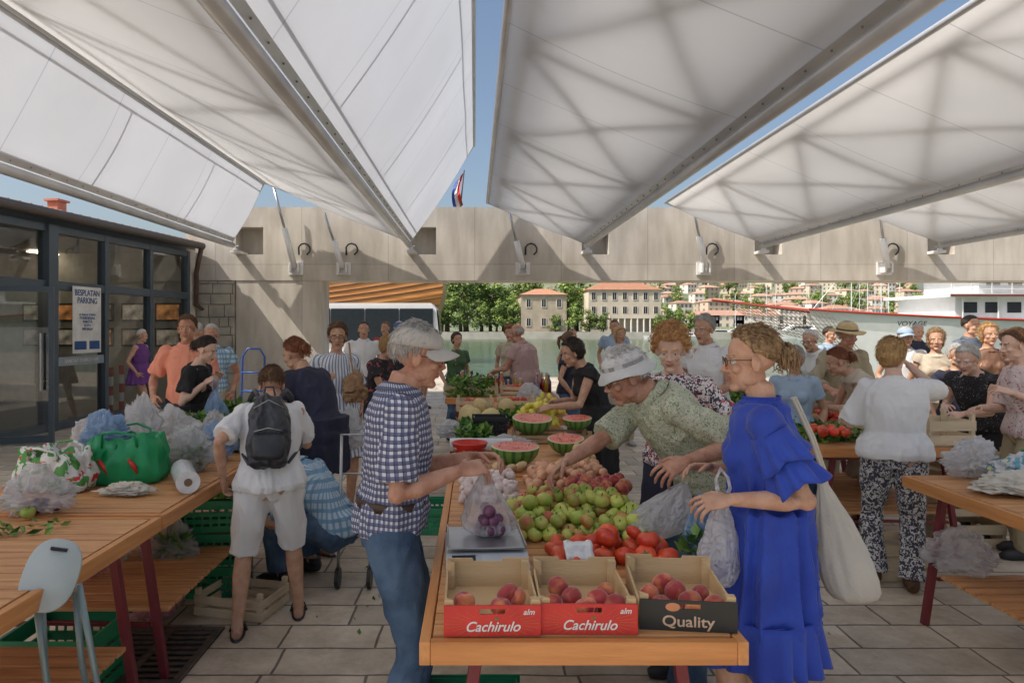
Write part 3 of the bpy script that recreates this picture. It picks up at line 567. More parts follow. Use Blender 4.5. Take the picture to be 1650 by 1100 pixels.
# ------------------------------------------------------------ setting
def pav_mat():
    m=bpy.data.materials.new('limestone paving'); m.use_nodes=True; nt=m.node_tree; L=nt.links.new; b=nt.nodes['Principled BSDF']
    tc=nn(nt,'ShaderNodeTexCoord'); dn=nn(nt,'ShaderNodeTexNoise'); dn.inputs['Scale'].default_value=5; L(tc.outputs['Object'],dn.inputs['Vector'])
    dd=nn(nt,'ShaderNodeVectorMath',operation='MULTIPLY_ADD'); dd.inputs[1].default_value=(.02,.02,0); L(dn.outputs['Color'],dd.inputs[0]); L(tc.outputs['Object'],dd.inputs[2])
    br=nn(nt,'ShaderNodeTexBrick'); L(dd.outputs[0],br.inputs['Vector'])
    br.inputs['Scale'].default_value=1; br.inputs['Mortar Size'].default_value=.008; br.inputs['Mortar Smooth'].default_value=.4; br.inputs['Brick Width'].default_value=.50; br.inputs['Row Height'].default_value=.27; br.inputs['Bias'].default_value=0
    br.offset=.37; br.squash=1.4; br.squash_frequency=3
    br.inputs['Color1'].default_value=(.74,.65,.52,1); br.inputs['Color2'].default_value=(.53,.465,.37,1); br.inputs['Mortar'].default_value=(.20,.17,.14,1)
    n1=nn(nt,'ShaderNodeTexNoise'); n1.inputs['Scale'].default_value=2.6; n1.inputs['Detail'].default_value=12; n1.inputs['Roughness'].default_value=.75; L(tc.outputs['Object'],n1.inputs['Vector'])
    cr=nn(nt,'ShaderNodeValToRGB'); cr.color_ramp.elements[0].color=(.60,.56,.51,1); cr.color_ramp.elements[0].position=.34; cr.color_ramp.elements[1].color=(1.0,1.0,1.0,1); cr.color_ramp.elements[1].position=.60; L(n1.outputs['Fac'],cr.inputs[0])
    mx=nn(nt,'ShaderNodeMix',data_type='RGBA',blend_type='MULTIPLY'); mx.inputs[0].default_value=1; L(br.outputs['Color'],mx.inputs[6]); L(cr.outputs[0],mx.inputs[7]); L(mx.outputs[2],b.inputs['Base Color'])
    n2=nn(nt,'ShaderNodeTexNoise'); n2.inputs['Scale'].default_value=30; n2.inputs['Detail'].default_value=8; L(tc.outputs['Object'],n2.inputs['Vector'])
    ad=nn(nt,'ShaderNodeMath',operation='MULTIPLY_ADD'); ad.inputs[1].default_value=-1.2; L(br.outputs['Fac'],ad.inputs[0]); ml=nn(nt,'ShaderNodeMath',operation='MULTIPLY'); ml.inputs[1].default_value=.7; L(n2.outputs['Fac'],ml.inputs[0]); L(ml.outputs[0],ad.inputs[2])
    bp=nn(nt,'ShaderNodeBump'); bp.inputs['Strength'].default_value=.7; bp.inputs['Distance'].default_value=.012; L(ad.outputs[0],bp.inputs['Height']); L(bp.outputs[0],b.inputs['Normal']); b.inputs['Roughness'].default_value=.55
    return m
pav=pav_mat()
g=MB(); g.prism([(-40,-30),(40,-30),(40,22),(-1.0,22),(-1.0,42),(-40,42)],-2.2,0,axis='z'); mk(g,'quay_pavement',pav,kind='structure',label='pale limestone paved market floor and quay')
def water_mat():
    m=bpy.data.materials.new('harbour water'); m.use_nodes=True; nt=m.node_tree; L=nt.links.new; b=nt.nodes['Principled BSDF']
    b.inputs['Base Color'].default_value=(.06,.11,.05,1); b.inputs['Roughness'].default_value=.12; b.inputs['IOR'].default_value=1.33
    tc=nn(nt,'ShaderNodeTexCoord'); n=nn(nt,'ShaderNodeTexNoise'); n.inputs['Scale'].default_value=1.1; n.inputs['Detail'].default_value=8; L(tc.outputs['Object'],n.inputs['Vector'])
    bp=nn(nt,'ShaderNodeBump'); bp.inputs['Strength'].default_value=.6; bp.inputs['Distance'].default_value=.15; L(n.outputs['Fac'],bp.inputs['Height']); L(bp.outputs[0],b.inputs['Normal']); return m
w=MB(); w.add([(-3000,20,-1.1),(3000,20,-1.1),(3000,5000,-1.1),(-3000,5000,-1.1)],[(0,1,2,3)]); mk(w,'water',water_mat(),kind='structure',label='green harbour water')
g=MB(); g.add([(-3000,-3000,-2.6),(3000,-3000,-2.6),(3000,5000,-2.6),(-3000,5000,-2.6)],[(0,1,2,3)]); mk(g,'ground',M('earth',(.3,.28,.23)),kind='structure')
def hz(x,y):
    r=x/y
    if y<152 or (x>56 and y<300): return -2.3
    m=1-.62*sst(.555,.68,r); z=.3+sst(250,820,y)*74*m
    return z+6*noise.noise(V((x*.008,y*.008,0)))*sst(300,420,y)
g=MB(); nx,ny=150,80; vs=[];fs=[]
for j in range(ny):
    y=146+j*j*.12+j*2 
    for i in range(nx):
        x=-140+i*7*(.6+.4*y/146)*.8; vs.append((x,y,-2.3 if j==0 else hz(x,y)))
for j in range(ny-1):
    for i in range(nx-1): a=j*nx+i; fs.append((a,a+1,a+nx+1,a+nx))
g.add(vs,fs); mk(g,'hill_terrain',M('hill scrub',(.12,.17,.08),(.24,.24,.15),.05,.95,detail=10),kind='structure',smooth=True,label='green scrub hillside across the harbour')
g=MB(); g.box(-140,55,143.5,146.5,-2,.35); g.box(55,600,292,300.5,-2,.35); mk(g,'far_quay',M('quay stone',(.55,.52,.45),(.45,.42,.36),.5,.8),kind='structure')
g=MB(); g.box(-140,55,146.6,160,-.4,.31); mk(g,'far_road',M('asphalt',(.12,.12,.12),rough=.9),kind='structure')
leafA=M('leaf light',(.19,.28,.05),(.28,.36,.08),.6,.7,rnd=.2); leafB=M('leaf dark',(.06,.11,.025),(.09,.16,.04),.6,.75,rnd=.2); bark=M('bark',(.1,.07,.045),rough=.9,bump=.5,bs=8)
def tree_meshes(seed,kind):
    rnd=random.Random(seed); t=MB(); t.tube([(0,0,-.5),(.1,0,2),(-.1,.1,4.5),(0,0,7)],[.4,.3,.24,.1],8)
    cl=[]
    for i in range(26):
        a=rnd.random()*6.28; r=rnd.random()**.6
        if kind=='pine': z=5+4.5*rnd.random(); rr=3.9*r*(1-.06*(z-5)); 
        elif kind=='cyp': z=1.5+8*rnd.random(); rr=.75*r*(1.1-z/10)
        else: z=2.2+7*rnd.random(); rr=3.8*r*math.sin(min(1,(z-.6)/9)*math.pi)**.5
        c=V((rr*math.cos(a),rr*math.sin(a),z)); cl.append(c)
        if kind!='cyp' and i%3==0: t.tube([(0,0,3+.1*i),c*.5+V((0,0,1.5)),c],[.13,.09,.03],6)
    c_=MB()
    for c in cl:
        R0=(1.3 if kind!='cyp' else .6)*(.6+.7*rnd.random())
        for q in range(95):
            d=V((rnd.gauss(0,1),rnd.gauss(0,1),rnd.gauss(0,.75))); d.normalize(); p=c+d*R0*(rnd.random()**.4)
            n=(d+V((rnd.gauss(0,.5),rnd.gauss(0,.5),rnd.gauss(0,.5)+.3))).normalized(); u=n.cross(V((0,.3,1))).normalized(); v=n.cross(u); s=.12+.18*rnd.random()
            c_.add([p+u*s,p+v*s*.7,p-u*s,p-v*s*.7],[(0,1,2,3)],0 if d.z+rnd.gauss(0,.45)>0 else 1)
    return t,c_
TT=[]
kind_name={'pine':'pine_tree','cyp':'cypress_tree','oak':'broadleaf_tree'}
TL={'pine':'green pine with spreading crown','cyp':'narrow dark cypress on the hillside','oak':'round leafy green tree with dense crown'}
def tree(kind,x,y,z,s,grp):
    bank=[b for b in TT if b[0]==kind]
    if len(bank)<3:
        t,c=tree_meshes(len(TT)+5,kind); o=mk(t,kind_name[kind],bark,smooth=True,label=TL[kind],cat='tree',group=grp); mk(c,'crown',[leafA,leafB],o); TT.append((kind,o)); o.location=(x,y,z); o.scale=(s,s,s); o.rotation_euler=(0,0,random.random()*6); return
    b=random.choice(bank)[1]; dup(b,(x,y,z),(0,0,random.random()*6),s,group=grp)
FS='trees on the far shore'
for px in range(690,940,17):
    Y=random.uniform(160,182); tree(random.choice(['pine','oak']),X(px+random.uniform(-6,6),Y),Y,.2,random.uniform(1.05,1.5),FS)
for px in (700,722,748,775,800,826): tree('oak',X(px,152),152,-.2,random.uniform(.7,1.05),FS)
for px,s in((925,.75),(950,.6),(972,.55),(1062,.5),(1078,.62),(1096,.55),(1112,.6),(895,.5),(690,.9)): tree('oak',X(px,150),150,-.4,s,FS)
wallm=[M('render cream',(.70,.62,.48),(.62,.55,.42),.4,.9),M('render white',(.76,.72,.64),(.7,.66,.59),.4,.9),M('render tan',(.62,.49,.37),(.56,.45,.35),.4,.9),M('old stone',(.50,.42,.31),(.4,.34,.26),.8,.9)]
roofm=M('terracotta roof',(.46,.22,.13),(.38,.18,.11),1.2,.85,.5,3,rnd=.2); roofh=M('hazed terracotta roof',(.52,.31,.22),(.46,.26,.19),1.2,.85,rnd=.2); winm=M('dark window',(.03,.035,.045),rough=.15); winh=M('hazy window',(.2,.2,.21))  # far roofs and windows paled, distance haze put into their colour
def house(x,y,z,w,d,h,wi,cols,rows,lab,grp=None,rot=0,small=False):
    e=empty('house',(x,y,z),(0,0,rot),label=lab,cat='house',group=grp)
    m=MB(); m.box(-w/2,w/2,-d/2,d/2,-4,h); m.box(-w/2-.15,w/2+.15,-d/2-.15,d/2+.15,h-.3,h+.02)
    if small:
        for rr in range(rows):
            for cc in range(cols):
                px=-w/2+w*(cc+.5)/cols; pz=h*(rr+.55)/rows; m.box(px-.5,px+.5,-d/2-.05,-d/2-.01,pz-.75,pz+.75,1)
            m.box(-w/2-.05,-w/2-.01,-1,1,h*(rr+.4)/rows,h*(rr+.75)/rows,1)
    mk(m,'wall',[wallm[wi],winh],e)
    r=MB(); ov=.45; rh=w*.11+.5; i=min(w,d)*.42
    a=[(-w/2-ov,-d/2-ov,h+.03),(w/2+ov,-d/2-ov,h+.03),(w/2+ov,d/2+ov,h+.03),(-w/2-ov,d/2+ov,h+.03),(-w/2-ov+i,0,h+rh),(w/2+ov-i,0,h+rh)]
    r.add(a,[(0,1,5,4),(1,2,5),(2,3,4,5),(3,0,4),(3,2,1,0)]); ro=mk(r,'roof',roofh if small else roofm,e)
    if small: return e
    c=MB(); c.box(w*.2,w*.2+.7,.2,.9,h+.4,h+rh+.7); mk(c,'chimney',wallm[wi],ro)
    ww=MB(); ww.box(-.45,.45,-.06,.0,-.8,.8); ww.box(-.56,-.45,-.1,0,-.85,.85,1); ww.box(.45,.56,-.1,0,-.85,.85,1); ww.box(-.56,.56,-.12,0,-.95,-.85,1); ww.box(-.03,.03,-.08,-.062,-.8,.8,1)
    base=None
    for rr in range(rows):
        for cc in range(cols):
            px=-w/2+w*(cc+.5)/cols; pz=h*(rr+.55)/rows; l=(px,-d/2-.003,pz)
            if base is None: base=mk(ww,'window',[winm,wallm[1]],e,loc=l)
            else: q=base.copy(); COL.objects.link(q); q.location=l; q.parent=e
    return e
house(X(872,156),156,.2,10,12,8.3,3,3,2,'old stone house with orange hip roof on the far quay')
house(X(998,166),166,.3,17,12,9.8,0,7,3,'large cream palace with arcaded terrace on the far quay')
e=empty('harbour_pavilion',(X(1030,149),151.5,.3),label='low arcaded cream pavilion with columns beside the palace',cat='building')
m=MB(); m.box(-6,6,-1.2,1.5,3.0,3.9); m.box(-6,6,1.2,1.5,0,3.0); mk(m,'wall',wallm[0],e)
for i in range(9):
    m=MB(); m.tube([(-5.6+i*1.4,-1,-.2),(-5.6+i*1.4,-1,3.0)],.2,10); mk(m,'column',wallm[1],e)
random.seed(21)
pos=[]
for t in range(4000):
    if len(pos)>=280: break
    Y=random.uniform(312,830); px=random.uniform(1040,1640)
    if px>1430 and random.random()<.45: continue
    x=X(px,Y)
    if all((x-a)**2+((Y-b)*.6)**2>13**2 for a,b in pos): pos.append((x,Y))
for x,Y in pos:
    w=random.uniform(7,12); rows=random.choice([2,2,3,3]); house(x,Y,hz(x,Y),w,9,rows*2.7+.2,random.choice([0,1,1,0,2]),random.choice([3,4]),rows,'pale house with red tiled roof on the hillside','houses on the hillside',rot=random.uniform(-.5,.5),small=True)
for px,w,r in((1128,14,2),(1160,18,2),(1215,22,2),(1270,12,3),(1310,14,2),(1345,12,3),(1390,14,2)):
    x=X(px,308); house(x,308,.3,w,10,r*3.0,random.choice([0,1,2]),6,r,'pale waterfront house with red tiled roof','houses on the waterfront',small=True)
for i in range(300):
    Y=random.uniform(304,830); px=random.uniform(1030,1650); x=X(px,Y)
    if any(abs(x-a)<6 and abs(Y-b)<6 for a,b in pos): continue
    kd=random.choice(['cyp','oak','oak','pine']); tree(kd,x,Y,hz(x,Y)-.5,random.uniform(.8,1.6),'trees on the hillside')
def boat(x,y,L,rot,lab,sail=False):
    e=empty('sailing_boat' if sail else 'motor_boat',(x,y,-1.1),(0,0,rot),label=lab,cat='boat',group='boats moored across the harbour')
    def hull(L,B,Ht,m,mi=0,n=12):
        rs=[]
        for i in range(n):
            t=i/(n-1); b=B/2*(math.sin(min(1,(1-t)*1.5)*math.pi/2)) ; sh=Ht*(1+.35*t*t); xx=-L/2+L*t
            rs.append([V((xx,-b,sh)),V((xx-.03*L*t,-b*.75,0)),V((xx-.06*L*t,0,-.4)),V((xx-.03*L*t,b*.75,0)),V((xx,b,sh))])
        m.rings(rs,mi)
    m=MB(); hull(L,L*.28,L*.1,m); mk(m,'hull',whitep,e)
    m=MB(); m.prism([(-L*.25,L*.1),(L*.25,L*.11),(L*.12,L*.2),(-L*.2,L*.2)],-L*.09,L*.09); mk(m,'cabin',whitep,e)
    m=MB(); m.prism([(-L*.2,L*.13),(L*.18,L*.13),(L*.11,L*.18),(-L*.18,L*.18)],-L*.093,L*.093); mk(m,'cabin_window',winm,e)
    if sail: m=MB(); m.tube([(0,0,L*.1),(0,0,L*1.35)],[.11,.07],8); m.tube([(0,0,L*.28),(-L*.38,0,L*.28)],.07,8); m.tube([(0,0,L*1.3),(L*.5,0,L*.14)],.02,4); mk(m,'mast',whitep,e)
random.seed(4)
for px,Y,L,s in((1105,139,7,0),(1160,177,9,0),(1210,150,10,1),(1235,158,11,1),(1262,180,9,0),(1290,148,15,0),(1340,135,17,0),(1372,145,13,1),(1420,130,14,1),(1398,158,12,1),(1060,140,6,0),(1325,170,12,1),(1450,149,12,1),(1185,200,9,1),(1250,220,12,1),(1410,190,14,1),(1385,210,13,1),(1300,230,13,1),(1432,170,13,1)):
    boat(X(px,Y),Y,L,math.pi+random.uniform(-.3,.3),'white sailing boat moored across the water' if s else 'white motor boat moored across the water',s)
def ship():
    Yb=33; e=empty('passenger_ship',(X(1540,Yb),Yb,-1.1),label='large white passenger ship with red trim and bowsprit',cat='ship')
    redm=M('ship red',(.5,.05,.03),rough=.4)
    m=MB(); rs=[]; n=24; L0,L1=-7.2,14
    for i in range(n):
        t=i/(n-1); xx=L0+(L1-L0)*t; b=2.6*math.sin(min(1,.04+t*2.2)*math.pi/2); sh=2.9+.7*(1-t)**3; k2=1.9*(1-sst(0,.35,t))
        rs.append([V((xx,-b,sh)),V((xx+k2*.4,-b*.9,sh-.9)),V((xx+k2,-b*.7,0)),V((xx+k2,0,-.6)),V((xx+k2,b*.7,0)),V((xx,b,sh))])
    m.rings(rs); mk(m,'hull',whitep,e)
    m=MB(); m.tube([r[0]+V((0,-.04,-.04)) for r in rs],.05,8); mk(m,'rubbing_strake',redm,e)
    m=MB(); m.tube([(-7.0,0,3.45),(-11.8,0,4.0)],[.10,.05],10); mk(m,'bowsprit',redm,e)
    m=MB()
    A1,B1,A2,B2=V((-11.2,0,3.9)),V((-6.5,-.8,3.35)),V((-9.0,-.3,2.5)),V((-5.4,-1.4,1.6))
    for i in range(22):
        t=i/21; m.tube([A1.lerp(B1,t),A2.lerp(B2,t)],.014,4)
    for j in range(9):
        t=j/8; m.tube([A1.lerp(A2,t),B1.lerp(B2,t)],.014,4)
    mk(m,'bow_net',M('net rope',(.25,.2,.15)),e)
    for k,(x0,z0,h) in enumerate(((-1.5,2.95,1.25),(-.3,4.2,1.15),(1.2,5.35,.9))):
        m=MB(); m.box(x0,13.5-k*2,-2.1+.2*k,2.1-.2*k,z0,z0+h*.88); m.box(x0-.5,13.9-k*2,-2.5+.2*k,2.5-.2*k,z0+h*.88+.003,z0+h); mk(m,'deckhouse',whitep,e)
        for i in range(9):
            m=MB(); xx=x0+.35+i*1.0; m.box(xx,xx+.62,-2.13+.2*k,-2.102+.2*k,z0+.4,z0+.88 if k<2 else z0+.7); mk(m,'window',winm,e)
        m=MB(); yy=-2.45+.2*k
        for i in range(14): m.tube([(x0-.4+i*.9,yy,z0+h),(x0-.4+i*.9,yy,z0+h+.6)],.02,5)
        for zz in(.2,.4,.6): m.tube([(x0-.4,yy,z0+h+zz),(x0+11.3,yy,z0+h+zz)],.015,5)
        mk(m,'railing',whitep,e)
        m=MB(); m.box(x0-.5,13.9-k*2,-2.53+.2*k,-2.505+.2*k,z0+h*.9,z0+h*.97); mk(m,'trim_band',M('ship brown trim',(.2,.05,.03)),e)
    for i in range(6): m=MB(); m.tube([(-1.3+i*1.6,-2.3,2.95),(-1.3+i*1.6,-2.3,4.05)],.035,6); mk(m,'deck_post',whitep,e)
    for i in range(3): m=MB(); m.tube([(2+i*2.5,-2.45,4.4),(2+i*2.5,-2.55,4.4)],.22,18); mk(m,'life_ring',M('ring orange',(.8,.2,.05)),e)
    m=MB(); m.tube([(1,0,6.2),(1,0,14)],.08,8); m.tube([(1,0,13),(-7,0,3.45)],.015,4); mk(m,'mast',whitep,e)
    text('VOYAGE',.30,(-3.3,-1.82,2.85),(math.pi/2,0,R_(-18)),black,e,shear=.2)
ship()
def bus():
    e=empty('white_bus',(-1.75-5,33,0),label='white bus with dark windows parked on the quay',cat='bus')
    m=MB(); m.prism([(-5,.35),(5,.35),(5.08,1.2),(4.95,2.45),(4.7,2.72),(-4.8,2.72),(-5,2.4)],-1.1,1.1); mk(m,'body',whitep,e)
    for i in range(6):
        m=MB(); m.box(-4.75+i*1.6,-4.75+i*1.6+1.55,-1.2,-1.12,.9,2.46); mk(m,'window',M('bus glass',(.02,.028,.035),rough=.25,spec=.3),e)
    m=MB(); m.add([(5.14,-1,1.25),(5.14,1,1.25),(5.02,1,2.4),(5.02,-1,2.4)],[(0,1,2,3)]); mk(m,'windscreen',winm,e)
    for xx in(-3.2,3.4):
        m=MB(); m.tube([(xx,-1.16,.45),(xx,-.85,.45)],.45,24); w_=mk(m,'wheel',M('tyre',(.02,.02,.02),rough=.9),e); m=MB(); m.tube([(xx,-1.18,.45),(xx,-1.162,.45)],.25,16); mk(m,'rim',steel,w_)
bus()
def wship():
    e=empty('wooden_ship',(X(600,52),52,-1.1),label='old style wooden galleon with orange planked hull and flag',cat='ship')
    wd=M('varnished planks',(.62,.27,.07),(.46,.18,.04),2,.4,stretch=(.3,1,6)); m=MB(); rs=[]; n=14
    for i in range(n):
        t=i/(n-1); xx=-14+19.5*t; b=3.2*(1-.12*t); sh=5.6+2.6*t*t; rs.append([V((xx,-b,sh)),V((xx,-b*1.12,sh*.62)),V((xx-.8*t,-b*.9,sh*.28)),V((xx-2*t,0,-.5)),V((xx-.8*t,b*.9,sh*.28)),V((xx,b*1.12,sh*.62)),V((xx,b,sh))])
    m.rings(rs); mk(m,'hull',wd,e)
    for f,a in [(f,0) for f in (.1,.25,.4,.55,.7,.85)]+[(f,1) for f in (.1,.3,.5,.7,.9)]:
        m=MB(); m.tube([r[a].lerp(r[a+1],f)+V((0,-.05,0)) for r in rs],.04,6); mk(m,'wale',M('dark wood',(.16,.07,.03)),e)
    m=MB(); m.tube([(6.2,0,7),(7.0,0,14.6)],[.08,.04],8); mk(m,'flagpole',M('pole wood',(.1,.05,.02)),e)
    f=MB()
    for k in range(3):
        vs=[];nn_=10
        for i in range(nn_):
            t=i/(nn_-1)
            for j in(0,1):
                vs.append((6.95-.62*(k+j)/3-.28*math.sin(t*3),.25*math.sin(t*7+k),14.4-2.4*t-.2*(k+j)))
        f.add(vs,[(2*i,2*i+1,2*i+3,2*i+2) for i in range(nn_-1)],2-k)
    mk(f,'flag',[M('flag blue',(.02,.06,.35)),M('flag white',(.8,.8,.8)),M('flag red',(.6,.02,.02))],e)
wship()
# ------------------------------------------------------------ beam and pillar
def conc():
    m=M('board marked concrete',(.66,.61,.53),(.54,.50,.44),.7,.85,.3,30,detail=14); nt=m.node_tree; L=nt.links.new; b=nt.nodes['Principled BSDF']; src=b.inputs['Base Color'].links[0].from_socket
    tc=nn(nt,'ShaderNodeTexCoord'); br=nn(nt,'ShaderNodeTexBrick'); mp=nn(nt,'ShaderNodeMapping'); mp.inputs['Rotation'].default_value=(R_(90),0,0); L(tc.outputs['Object'],mp.inputs[0]); L(mp.outputs[0],br.inputs['Vector'])
    br.inputs['Scale'].default_value=1; br.inputs['Brick Width'].default_value=1.9; br.inputs['Row Height'].default_value=3; br.inputs['Mortar Size'].default_value=.008; br.inputs['Color1'].default_value=(1,1,1,1); br.inputs['Color2'].default_value=(.92,.92,.92,1); br.inputs['Mortar'].default_value=(.68,.68,.68,1); br.offset=0
    mx=nn(nt,'ShaderNodeMix',data_type='RGBA',blend_type='MULTIPLY'); mx.inputs[0].default_value=1; L(src,mx.inputs[6]); L(br.outputs[0],mx.inputs[7])
    st=nn(nt,'ShaderNodeTexNoise'); st.inputs['Scale'].default_value=3; st.inputs['Detail'].default_value=10; mp2=nn(nt,'ShaderNodeMapping'); mp2.inputs['Scale'].default_value=(1.3,1,.3); L(tc.outputs['Object'],mp2.inputs[0]); L(mp2.outputs[0],st.inputs['Vector'])
    cr=nn(nt,'ShaderNodeValToRGB'); cr.color_ramp.elements[0].position=.38; cr.color_ramp.elements[0].color=(.72,.70,.67,1); cr.color_ramp.elements[1].position=.6; cr.color_ramp.elements[1].color=(1,1,1,1); L(st.outputs[0],cr.inputs[0])
    m2=nn(nt,'ShaderNodeMix',data_type='RGBA',blend_type='MULTIPLY'); m2.inputs[0].default_value=.7; L(mx.outputs[2],m2.inputs[6]); L(cr.outputs[0],m2.inputs[7]); L(m2.outputs[2],b.inputs['Base Color']); return m
cm=conc()
TX=[-5.2,-1.4,2.4,6.2,10.0,13.8]
D=15.0
m=MB(); m.box(-6.35,18,D,D+.9,2.65,3.22); m.box(-6.35,18,D,D+.9,3.82,4.26)
nich=[(t-.05,t+.55) for t in TX]; xs=[-6.35]
for a,b in nich: xs+=[a,b]
xs.append(18)
for i in range(0,len(xs),2): m.box(xs[i],xs[i+1],D,D+.9,3.22,3.82)
for a,b in nich: m.box(a,b,D+.45,D+.9,3.22,3.82)
mk(m,'concrete_beam',cm,label='long board marked concrete beam with square niches',cat='beam')
m=MB(); m.box(-5.25,-3.37,D+.02,D+.8,0,2.65); mk(m,'concrete_pillar',cm,label='wide pale concrete pillar under the beam',cat='pillar')
stonew=M('rubble wall',(.46,.42,.35),(.32,.3,.25),3,.9,.9,6,detail=8)
m=MB(); random.seed(3)
zz=0
while zz<2.6:
    hh=random.uniform(.16,.28); xx=-6.45
    while xx<-5.27:
        ww=random.uniform(.2,.45); x1=min(xx+ww,-5.27); m.box(xx+.008,x1-.008,D-.02-random.random()*.02,D+.4,zz+.008,min(zz+hh,2.64)-.008); xx=x1
    zz+=hh
m.box(-6.45,-5.27,D+.02,D+.38,0,2.64); mk(m,'stone_wall',stonew,label='rough stone wall between the shop and the pillar',cat='wall',bevel=.012)
def fabric(name,tfrac,col,dcol,lines_=True):
    m=bpy.data.materials.new(name); m.use_nodes=True; nt=m.node_tree; L=nt.links.new
    for n in list(nt.nodes): nt.nodes.remove(n)
    o=nn(nt,'ShaderNodeOutputMaterial'); df=nn(nt,'ShaderNodeBsdfDiffuse'); tl=nn(nt,'ShaderNodeBsdfTranslucent'); gl=nn(nt,'ShaderNodeBsdfGlossy'); gl.inputs[1].default_value=.35
    tc=nn(nt,'ShaderNodeTexCoord'); no=nn(nt,'ShaderNodeTexNoise'); no.inputs['Scale'].default_value=.5; no.inputs['Detail'].default_value=6; L(tc.outputs['Object'],no.inputs['Vector'])
    sp=nn(nt,'ShaderNodeSeparateXYZ'); L(tc.outputs['Object'],sp.inputs[0])
    a=nn(nt,'ShaderNodeMath',operation='MULTIPLY'); a.inputs[1].default_value=.69; L(sp.outputs[1],a.inputs[0]); b=nn(nt,'ShaderNodeMath',operation='FRACT'); L(a.outputs[0],b.inputs[0]); c=nn(nt,'ShaderNodeMath',operation='LESS_THAN'); c.inputs[1].default_value=.010 if lines_ else -1; L(b.outputs[0],c.inputs[0])
    cr=nn(nt,'ShaderNodeValToRGB'); cr.color_ramp.elements[0].color=(.9,.9,.9,1); cr.color_ramp.elements[1].color=(1,1,1,1); cr.color_ramp.elements[0].position=.35; cr.color_ramp.elements[1].position=.65; L(no.outputs[0],cr.inputs[0])
    mx=nn(nt,'ShaderNodeMix',data_type='RGBA',blend_type='MULTIPLY'); L(c.outputs[0],mx.inputs[0]); L(cr.outputs[0],mx.inputs[6]); mx.inputs[7].default_value=(.70,.71,.75,1)
    for q,sh_ in((col,tl),(dcol,df)):
        z=nn(nt,'ShaderNodeMix',data_type='RGBA',blend_type='MULTIPLY'); z.inputs[0].default_value=1; L(mx.outputs[2],z.inputs[6]); z.inputs[7].default_value=c4(q); L(z.outputs[2],sh_.inputs[0])
    a=nn(nt,'ShaderNodeMixShader'); a.inputs[0].default_value=tfrac; L(df.outputs[0],a.inputs[1]); L(tl.outputs[0],a.inputs[2]); b=nn(nt,'ShaderNodeMixShader'); b.inputs[0].default_value=.04; L(a.outputs[0],b.inputs[1]); L(gl.outputs[0],b.inputs[2]); L(b.outputs[0],o.inputs[0]); return m
fab=fabric('translucent membrane',.60,(.86,.83,.78),(.62,.60,.56)); fabs=fabric('thick translucent membrane',.30,(.72,.76,.84),(.62,.63,.66)); fabt=fabric('diffuser membrane',.85,(.97,.97,.97),(.9,.9,.9),False)
galv=M('galvanised tube',(.56,.57,.58),(.46,.47,.49),2,.38,metal=.35); darkst=M('dark steel',(.2,.2,.205),rough=.5,metal=.4)
Y0,Y1=.1,14.55
def panel(a,b,y0,y1,lab,tube=True,steep=False):
    e=empty('canopy_panel',(a[0],y0,a[1]),label=lab,cat='canopy',group='folding roof canopy panels')
    bx,bz=b[0]-a[0],b[1]-a[1]; L=y1-y0
    d=V((bx,0,bz)); nrm=V((-bz,0,bx)).normalized()
    if nrm.z<0: nrm=-nrm
    def sheet(off,sg):
        m=MB(); nx,ny=12,60; vs=[]
        for j in range(ny+1):
            for i in range(nx+1):
                t=i/nx; s=j/ny; sag=-sg*math.sin(t*math.pi)*(.6+.4*math.cos(s*L/2.9*2*math.pi)); of=off*min(1,math.sin(t*math.pi)*1.6)+ (.012 if off else 0)
                vs.append(V((bx*t,s*L,bz*t))+nrm*(sag+of))
        return m.add(vs,[(j*(nx+1)+i,j*(nx+1)+i+1,(j+1)*(nx+1)+i+1,(j+1)*(nx+1)+i) for j in range(ny) for i in range(nx)])
    mk(sheet(0,.05),'membrane',fabs if steep else fab,e,smooth=True)
    if not steep: mk(sheet(.30,.0),'diffuser_membrane',fabt,e,smooth=True)  # extra upper skin, added to soften the truss shadows on the membrane
    if tube:
        m=MB(); m.tube([(0,0,-.02),(0,L+.1,-.02)],.062,18); mk(m,'edge_tube',galv,e,smooth=True)
        m=MB(); u=d.normalized(); s_=nrm*-1
        m.add([u*.06+s_*.012,V((0,L,0))+u*.06+s_*.012,V((0,L,0))+u*.14+s_*.014,u*.14+s_*.014],[(0,1,2,3)]); mk(m,'clamp_strip',galv,e)
        m=MB()
        for i in range(int(L/.35)): c=V((0,i*.35+.1,0))+u*.10+s_*.02; m.ell(c,.009,nu=6,nv=4)
        mk(m,'bolt_row',darkst,e,kind='stuff')
    m=MB(); m.tube([(bx,0,bz),(bx,L,bz)],.035,10); mk(m,'upper_edge',galv,e,smooth=True)
    m=MB(); off=nrm*(.07 if steep else .075); step=2.9; n=int(L/step)
    lo=V((bx*.12,0,bz*.12))+off; hi=V((bx*.9,0,bz*.9))+off; r=.015 if steep else .042
    m.tube([lo,lo+V((0,L,0))],r,8); m.tube([hi,hi+V((0,L,0))],r,8)
    for i in range(n+1):
        y=V((0,i*step+.3,0)); yn=V((0,min(L,(i+1)*step+.3),0)); m.tube([lo+y,hi+y],r*1.2,8)
        if not steep: m.tube([lo+y,hi+yn],r*.9,8); m.tube([hi+y,lo+yn],r*.9,8)
    mk(m,'roof_truss',M('dark truss steel',(.22,.22,.23),rough=.5),e,smooth=True)
    m=MB(); m.tube([(0,L,0),(bx*.5,L,bz*.5),(bx,L,bz)],.025,8); mk(m,'end_bar',galv,e)
    return e
lw='wide sloping translucent white canopy panel on a steel tube'
ls='steep translucent white canopy panel folded up from the tube'
panel((-5.2,3.4),(-4.5,4.68),Y0,Y1,ls,steep=True)
panel((-1.4,3.46),(-4.42,4.68),Y0,Y1,lw,tube=False)
